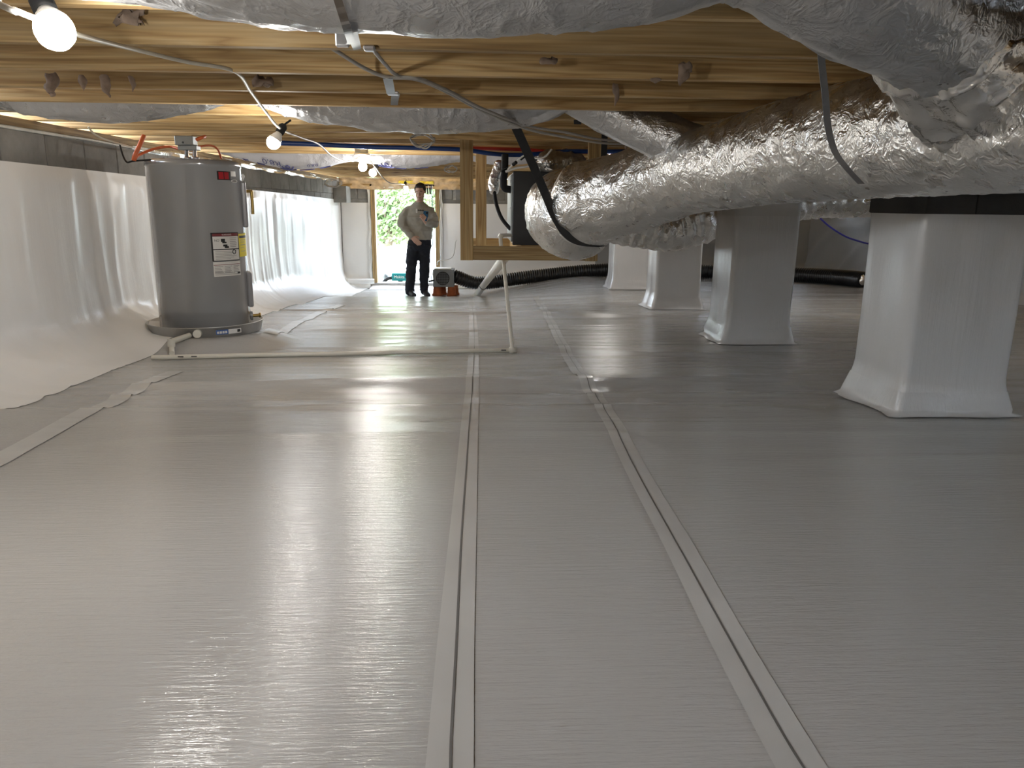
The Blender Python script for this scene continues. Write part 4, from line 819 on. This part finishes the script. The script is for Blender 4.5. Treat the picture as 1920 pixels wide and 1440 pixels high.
def tree(name, x, y, h, r, nl, label, seed, stems=3, lean=.5, cat='tree'):
    rnd = random.Random(seed); zb = ZC-1.36+.035*max(0, min(40, y-20)); root = thing(name, label, cat, (x, y, zb), 'greenery outside the doorway')
    mb = MB()
    for s in range(stems):
        a = rnd.uniform(0, 2*PI); pts = [(x+.1*math.cos(a), y+.1*math.sin(a), zb-.1)]
        for k in range(1, 6): pts.append((x+lean*r*.25*k*math.cos(a)*.6+rnd.uniform(-.1, .1)*r*.5, y+lean*r*.15*k*math.sin(a), zb+h*.85*k/5))
        mb.tube(spl(pts, 4), list(np.linspace(.05+.012*h, .012, 21)), 7)
        for k in range(2, 6):
            for _ in range(2):
                p = Vector(pts[k]); a2 = rnd.uniform(0, 2*PI); e = p+Vector((math.cos(a2)*r*.6, math.sin(a2)*r*.5, rnd.uniform(.1, .5)*r*.5)); mb.tube([p, (p+e)/2+Vector((0, 0, .05)), e], [.018, .012, .005], 5)
    mb.build('branches', M['bark'], root)
    V, F = [], []
    for i in range(nl):
        u = rnd.random()**.4; a = rnd.uniform(0, 2*PI); b_ = math.asin(rnd.uniform(-1, 1)); cl = rnd.uniform(.75, 1.15)
        p = Vector((x+r*u*cl*math.cos(a)*math.cos(b_), y+r*.7*u*cl*math.sin(a)*math.cos(b_), zb+h*.58+h*.46*u*math.sin(b_)))
        n = Vector((rnd.gauss(0, 1), rnd.gauss(0, 1), rnd.gauss(0, 1)+.6)).normalized(); t_ = n.orthogonal().normalized(); b2 = n.cross(t_); s = rnd.uniform(.035, .085)*(1+.1*r)
        k = len(V); V += [p+t_*s, p+b2*s*.55+n*s*.1, p-t_*s, p-b2*s*.55+n*s*.1]; F.append((k, k+1, k+2, k+3))
    fo = MB(); fo.V = [tuple(v) for v in V]; fo.F = F; fo.S = [False]*len(F); fo.M = [0]*len(F)
    o = _link('foliage', fast_mesh('foliage', np.array(V)-np.array((x, y, zb)), F, M['leaf'], False), root, (x, y, zb)); o['kind'] = 'stuff'
    return root
def ox(px, Y): return PY(px, 420, Y)[0]
tree('leafy_shrub', ox(728, 20), 20, 2.0, 1.1, 3500, 'light green shrub low behind the gravel heap at left', 1, 4, cat='shrub')
tree('leafy_shrub', ox(772, 23), 23, 2.3, 1.2, 3500, 'light green shrub low behind the gravel heap beside the person', 2, 4, cat='shrub')
tree('leafy_tree', ox(715, 26), 26, 4.6, 1.8, 5500, 'bright green young tree outside at the left side of the doorway', 3)
tree('leafy_tree', ox(752, 30.5), 30.5, 5., 1.9, 5500, 'bright green young tree outside in the middle of the doorway', 4)
tree('leafy_tree', ox(800, 35), 35, 5., 2.0, 5500, 'bright green young tree outside hidden behind the person', 5)
tree('leafy_tree', ox(690, 42), 42, 6.5, 3.2, 5500, 'tall green tree farther back at the left of the view outside', 6)
tree('leafy_tree', ox(770, 50), 50, 7., 3.8, 6000, 'tall green tree farthest back outside the doorway', 7)
# teal power tool on the sill with its bits
ys = 13.32; gz = ZC-1.36
tl = thing('power_tool', 'teal power tool with white lettering lying just outside the doorway', 'power tool', tuple(PY(750, 528, ys)))
a = PY(734, 527, ys); b = PY(766, 512, ys)
MB().box(((a[0]+b[0])/2, ys+.05, (a[2]+b[2])/2), (b[0]-a[0], .10, b[2]-a[2]), None, .02).build('tool_body', M['teal'], tl)
V, F = text_mesh('Makita', .068); cxx = PY(748.5, 519.5, ys)
MB().add([(cxx[0]+v.x, ys-.002, cxx[2]+v.y) for v in V], F, False).build('lettering', M['paper'], tl)
MB().box(((a[0]+b[0])/2+.0, ys+.05, a[2]-.02), (.075, .07, .05), None, .006).build('foot', M['foam'], tl)
MB().tube(spl([PY(735, 521, ys+.04), PY(728, 522, ys), PY(722, 526, ys), PY(718, 531, ys)], 6), [.03]*19, 10).build('handle', M['foam'], tl)
tag(MB().lathe(PY(724, 517, ys+.12), [(0, .04), (.055, .03), (.06, 0), (.055, -.05), (0, -.05)], 20, (.6, -.3, .5)).build('grey_canister', M['dehum'], loc=tuple(PY(724, 517, ys+.12))), 'small grey canister leaning by the left jamb outside', 'canister')
for (p0, p1, l) in (((728, 531), (744, 536), 'pale stone under the left end of the teal tool'), ((752, 531), (766, 536), 'pale stone under the right end of the teal tool'), ((775, 524), (784, 533), 'pale stone between the legs of the person outside')):
    a = PY(*p0, ys); b = PY(*p1, ys); bm = bmesh.new(); bmesh.ops.create_icosphere(bm, subdivisions=2, radius=1)
    V = np.array([v.co for v in bm.verts]); V = V*(1+.18*vn(V*1.3+p0[0], 2))[:, None]*np.array([abs(b[0]-a[0])/2, .08, .045]); F = [tuple(v.index for v in f.verts) for f in bm.faces]; bm.free()
    cc = np.array([(a[0]+b[0])/2, ys+.05, (a[2]+b[2])/2]); tag(MB().add(V+cc, F, True).build('stone', M['gravel'], loc=tuple(cc)), l, 'stone')
# ================================================================== PERSON
YP = 11.5
def J(px, py, dy=0.): p = PY(px, py, YP); return Vector((p[0], YP+dy, p[2]))
def remesh(mb, vox, smooth=3):
    me = fast_mesh('tmp', np.array(mb.V), mb.F, M['skin']); o = bpy.data.objects.new('tmp', me); C.objects.link(o)
    m = o.modifiers.new('r', 'REMESH'); m.mode = 'VOXEL'; m.voxel_size = vox; m.use_smooth_shade = True
    m2 = o.modifiers.new('s', 'SMOOTH'); m2.factor = .5; m2.iterations = smooth
    dg = bpy.context.evaluated_depsgraph_get(); me2 = bpy.data.meshes.new_from_object(o.evaluated_get(dg)); bpy.data.objects.remove(o); bpy.data.meshes.remove(me); return me2
def ball(mb, c, r, sc=(1, 1, 1), rot=None):
    bm = bmesh.new(); bmesh.ops.create_icosphere(bm, subdivisions=3, radius=r); R = rot or Matrix.Identity(3)
    mb.add([R @ Vector((v.co.x*sc[0], v.co.y*sc[1], v.co.z*sc[2]))+Vector(c) for v in bm.verts], [tuple(v.index for v in f.verts) for f in bm.faces]); bm.free()
def limb(mb, pts, n=14):
    for i in range(len(pts)-1):
        (p, r), (q, s) = pts[i], pts[i+1]; p, q = Vector(p), Vector(q); k = 6
        mb.tube([p.lerp(q, t) for t in np.linspace(0, 1, k)], [r+(s-r)*t for t in np.linspace(0, 1, k)], n)
    for p, r in pts: ball(mb, p, r)
def loft(mb, rings, n=24):
    V = []; F = []
    for (x, y, z, rx, ry) in rings:
        for k in range(n): a = 2*PI*k/n; V.append((x+rx*math.cos(a), y+ry*math.sin(a), z))
    m = len(rings)
    for i in range(m-1):
        for k in range(n): F.append((i*n+k, i*n+(k+1) % n, (i+1)*n+(k+1) % n, (i+1)*n+k))
    F += [tuple(range(n))[::-1], tuple((m-1)*n+k for k in range(n))]; mb.add(V, F)
feetz = float(fz(J(785, 556)[0], YP, False))
hd = J(788, 360, -.02)
pe_ = thing('person', 'person in grey sweatshirt and dark trousers standing in the doorway holding a phone', 'person', (J(785, 556)[0], YP, feetz))
body = MB(); tilt = Matrix.Rotation(math.radians(14), 3, 'X') @ Matrix.Rotation(math.radians(-8), 3, 'Z')
def H(x, y, z): return hd+tilt @ Vector((x, y, z))
ball(body, H(0, .012, .028), .088, (.86, 1.03, .98), tilt); ball(body, H(0, -.022, -.035), .068, (.92, .95, 1.12), tilt); ball(body, H(0, -.052, -.088), .032, (1.05, .85, .8), tilt)
limb(body, [(H(0, -.088, .012), .010), (H(0, -.108, -.022), .0155)]); ball(body, H(0.013, -.094, -.026), .010); ball(body, H(-.013, -.094, -.026), .010)
ball(body, H(0, -.084, .026), .03, (1.5, .5, .4), tilt); ball(body, H(0, -.083, -.057), .02, (1.1, .6, .35), tilt); ball(body, H(0, -.082, -.067), .018, (1.0, .6, .4), tilt)
for s in (-1, 1): ball(body, H(s*.077, .016, .0), .021, (.4, .8, 1.3), tilt); ball(body, H(s*.034, -.064, -.026), .022, (1, .7, .8), tilt)
limb(body, [(H(0, .025, -.07), .049), (J(786, 382, .02), .054)])
# trunk and limbs under the clothes keep the body one continuous figure
sl, sr = J(768, 394, .02), J(804, 395, .02); hipl, hipr = J(776, 457, .02), J(795, 457, .02)
loft(body, [(J(786, 382).x, YP+.02, J(786, 382).z, .08, .06), (J(785, 392).x, YP+.02, J(785, 392).z, .12, .08), (J(786, 420).x, YP+.01, J(786, 420).z, .14, .095), (J(787, 445).x, YP+.01, J(787, 445).z, .125, .09), (J(786, 458).x, YP+.02, J(786, 458).z, .13, .095)])
el, wl_ = J(753, 418, -.02), J(774, 443, -.15)
er, wr_ = J(814, 419, -.06), J(802, 418, -.22)
limb(body, [(sl, .042), (el, .04), (wl_, .027)]); limb(body, [(sr, .042), (er, .04), (wr_, .027)])
def hand(wrist, fdir, pdir, thumb_side, curl, size=1.):
    """palm from the wrist along fdir, palm facing pdir, fingers curling towards pdir"""
    f = Vector(fdir).normalized(); pn = Vector(pdir); pn = (pn-f*pn.dot(f)).normalized(); sd = f.cross(pn).normalized()*thumb_side; W = Vector(wrist)
    for k in range(4):
        base = W+f*.085*size+sd*(.030-.020*k)*size; limb(body, [(W+f*.015+sd*(.016-.011*k), .016*size), (base, .0125*size)])
        L = (.040, .045, .042, .033)[k]*size; p = base; a = math.radians(curl[0])
        for j in range(3):
            d = f*math.cos(a)+pn*math.sin(a); q = p+d*L*(1, .68, .55)[j]; limb(body, [(p, (.0095, .0088, .008)[j]*size), (q, (.0088, .008, .007)[j]*size)], 10); p = q; a += math.radians(curl[1])
    b0 = W+f*.03*size+sd*.026*size; b1 = b0+(f*.55+sd*.7+pn*.35).normalized()*.042*size; b2 = b1+(f*.8+sd*.05+pn*.5).normalized()*.034*size
    limb(body, [(b0, .014*size), (b1, .0115*size), (b2, .0085*size)], 10)
hand(wl_, (.62, -.15, -.6), (.1, .95, -.1), 1, (18, 22), 1.0)
hand(wr_, (-.35, -.35, .72), (-.55, .75, .1), -1, (30, 38), 1.0)
kl, kr = J(771, 501, -.03), J(796, 503, -.02); al, ar = J(768, 547, .03), J(795, 547, .03)
limb(body, [(hipl, .085), (kl, .055), (al, .04)]); limb(body, [(hipr, .085), (kr, .055), (ar, .04)])
for a_, t_ in ((al, J(777, 556, -.15)), (ar, J(803, 556, -.13))): limb(body, [(Vector((a_.x, a_.y, feetz+.05)), .035), (Vector((t_.x, t_.y, feetz+.035)), .025)])
bme = remesh(body, .0055, 2); bme.materials.clear(); bme.materials.append(M['skin'])
bme.transform(Matrix.Translation(-Vector(BASE['person']))); bo = _link('body', bme, pe_, BASE['person'])
def cloth(mb, name, mat, vox, sm=4):
    me = remesh(mb, vox, sm); me.materials.clear(); me.materials.append(M[mat]); 
    n = len(me.vertices); co_ = np.zeros(n*3, np.float32); no_ = np.zeros(n*3, np.float32); me.vertices.foreach_get('co', co_); me.vertices.foreach_get('normal', no_)
    co_ = co_.reshape(-1, 3); no_ = no_.reshape(-1, 3); d = .012*(ridge(co_*np.array([7, 7, 15]), 3)-.45)+.006*vn(co_*19, 4); co_ = co_+no_*d[:, None]-np.array(BASE['person'], np.float32)
    me.vertices.foreach_set('co', co_.astype(np.float32).ravel()); me.update(); return _link(name, me, pe_, BASE['person'])
sh = MB(); jx = lambda px, py: J(px, py)
def R_(px, py, rx, ry, dy=.01): p = J(px, py); return (p.x, YP+dy, p.z, rx, ry)
loft(sh, [R_(786, 379.3, .066, .062, .015), R_(786, 381.5, .10, .08), R_(786, 385, .135, .095), R_(786, 389, .17, .11), R_(786, 396, .195, .125), R_(786, 406, .20, .135), R_(786, 420, .19, .135), R_(787, 436, .183, .13), R_(788, 446, .178, .128), R_(788.5, 449.5, .172, .122)])
limb(sh, [(J(766, 395), .072), (J(767, 395).lerp(el, .5)+Vector((-.02, 0, 0)), .076), (el, .070), (el.lerp(wl_, .55), .060), (el.lerp(wl_, .93), .046)])
limb(sh, [(J(806, 395.5), .072), (J(806, 395.5).lerp(er, .5)+Vector((.015, 0, 0)), .074), (er, .072), (er.lerp(wr_, .55), .058), (er.lerp(wr_, .9), .044)])
shirt = cloth(sh, 'sweatshirt', 'shirt', .011)
MB().tube([(Vector((J(786, 379.5).x+.064*math.cos(a), YP+.015+.06*math.sin(a)-.01, J(786, 379.5).z+.002-.012*(1 if math.sin(a) < 0 else -.6)*abs(math.sin(a))))) for a in np.linspace(0, 2*PI, 28)], .011, 8).build('neckband', M['shirt'], shirt)
def front_patch(px0, py0, px1, py1, yoff): a = J(px0, py0); b = J(px1, py1); return a, b
a, b = front_patch(781, 391, 784.5, 399, 0); 
MB().box(((a.x+b.x)/2, YP-.143, (a.z+b.z)/2), (b.x-a.x, .012, a.z-b.z), None, .005).build('chest_emblem', M['paper'], shirt)
mb = MB(); rnd = random.Random(4)
for k in range(8):
    x = J(785.3+k*1.45, 394).x; mb.box((x, YP-.141+.002*k, J(785, 394).z-.0005*k), (.010, .006, .014+.007*(k % 3 == 0)))
mb.build('chest_print', M['blk'], shirt)
tr = MB()
loft(tr, [R_(788, 447, .165, .115, .015), R_(787, 453, .17, .125, .015), R_(786, 461, .175, .125, .02), R_(786, 468, .165, .115, .02)])
limb(tr, [(hipl+Vector((.0, 0, -.03)), .098), (kl, .078), (al+Vector((0, .0, .03)), .068), (Vector((al.x+.003, al.y-.01, feetz+.075)), .066)])
limb(tr, [(hipr+Vector((.0, 0, -.03)), .098), (kr, .075), (ar+Vector((0, 0, .03)), .064), (Vector((ar.x+.003, ar.y-.01, feetz+.075)), .062)])
cloth(tr, 'trousers', 'jeans', .011)
for a_, t_ in ((al, J(778, 556, -.16)), (ar, J(804, 556, -.14))):
    s_ = MB(); h0 = Vector((a_.x, a_.y+.03, feetz+.04)); tt = Vector((t_.x, t_.y, feetz+.032)); limb(s_, [(h0+Vector((0, 0, .03)), .044), (h0.lerp(tt, .5)+Vector((0, 0, .01)), .046), (tt, .036)])
    me = remesh(s_, .009, 2); me.materials.clear(); me.materials.append(M['shoe']); co_ = np.zeros(len(me.vertices)*3, np.float32); me.vertices.foreach_get('co', co_); co_ = co_.reshape(-1, 3); co_[:, 2] = np.maximum(co_[:, 2], feetz+.004); me.vertices.foreach_set('co', (co_-np.array(BASE['person'], np.float32)).ravel()); me.update()
    _link('shoe', me, pe_, BASE['person'])
hr_ = MB(); ball(hr_, H(0, .022, .042), .090, (.90, 1.05, .98), tilt); ball(hr_, H(0, -.03, .098), .05, (1.25, .9, .5), tilt)
for s in (-1, 1): ball(hr_, H(s*.07, .012, .035), .035, (.5, 1.1, 1.1), tilt)
me = remesh(hr_, .007, 1); bm = bmesh.new(); bm.from_mesh(me); inv = tilt.inverted(); kill = []
for v in bm.verts:
    q = inv @ (v.co-hd)
    if q.y < -.045 and q.z < .066 or q.z < -.045 or (abs(q.x) > .05 and q.y < -.012 and q.z < .02): kill.append(v)
bmesh.ops.delete(bm, geom=kill, context='VERTS'); bm.to_mesh(me); bm.free(); me.materials.clear(); me.materials.append(M['hair'])
me.transform(Matrix.Translation(-Vector(BASE['person']))); _link('hair', me, pe_, BASE['person'])
for s in (-1, 1):
    e_ = MB(); ball(e_, H(s*.029, -.0785, .004), .0072, (1.25, .6, .45), tilt); ey = e_.build('eye', M['paper'], bo)
    e_ = MB(); ball(e_, H(s*.029, -.0815, .0035), .0036, (1, .6, .9), tilt); e_.build('iris', M['blk'], ey)
    e_ = MB(); limb(e_, [(H(s*.018, -.094, .026), .0035), (H(s*.034, -.092, .030), .004), (H(s*.048, -.080, .026), .003)], 8); e_.build('eyebrow', M['hair'], bo)
e_ = MB(); limb(e_, [(H(-.02, -.091, -.062), .003), (H(0, -.0955, -.061), .0035), (H(.02, -.091, -.062), .003)], 8); e_.build('lips', simple('lips', (.40, .16, .13), .5, 0, .05, 20, 0), bo)
ph = thing('phone', 'blue-cased phone held upright in the right-hand side hand of the person', 'phone', tuple(J(800, 404, -.23)))
c = J(799.5, 404.5, -.232); rot = Matrix.Rotation(math.radians(-20), 3, 'X') @ Matrix.Rotation(math.radians(8), 3, 'Y')
MB().box(c, (.070, .010, .145), rot, .006).build('case', M['phone'], ph)
MB().box(c+rot @ Vector((0, .0058, 0)), (.062, .002, .134), rot, .002).build('screen', M['black'], ph)
MB().box(c+rot @ Vector((.016, -.006, .045)), (.024, .004, .030), rot, .002).build('camera_bump', M['foam'], ph)
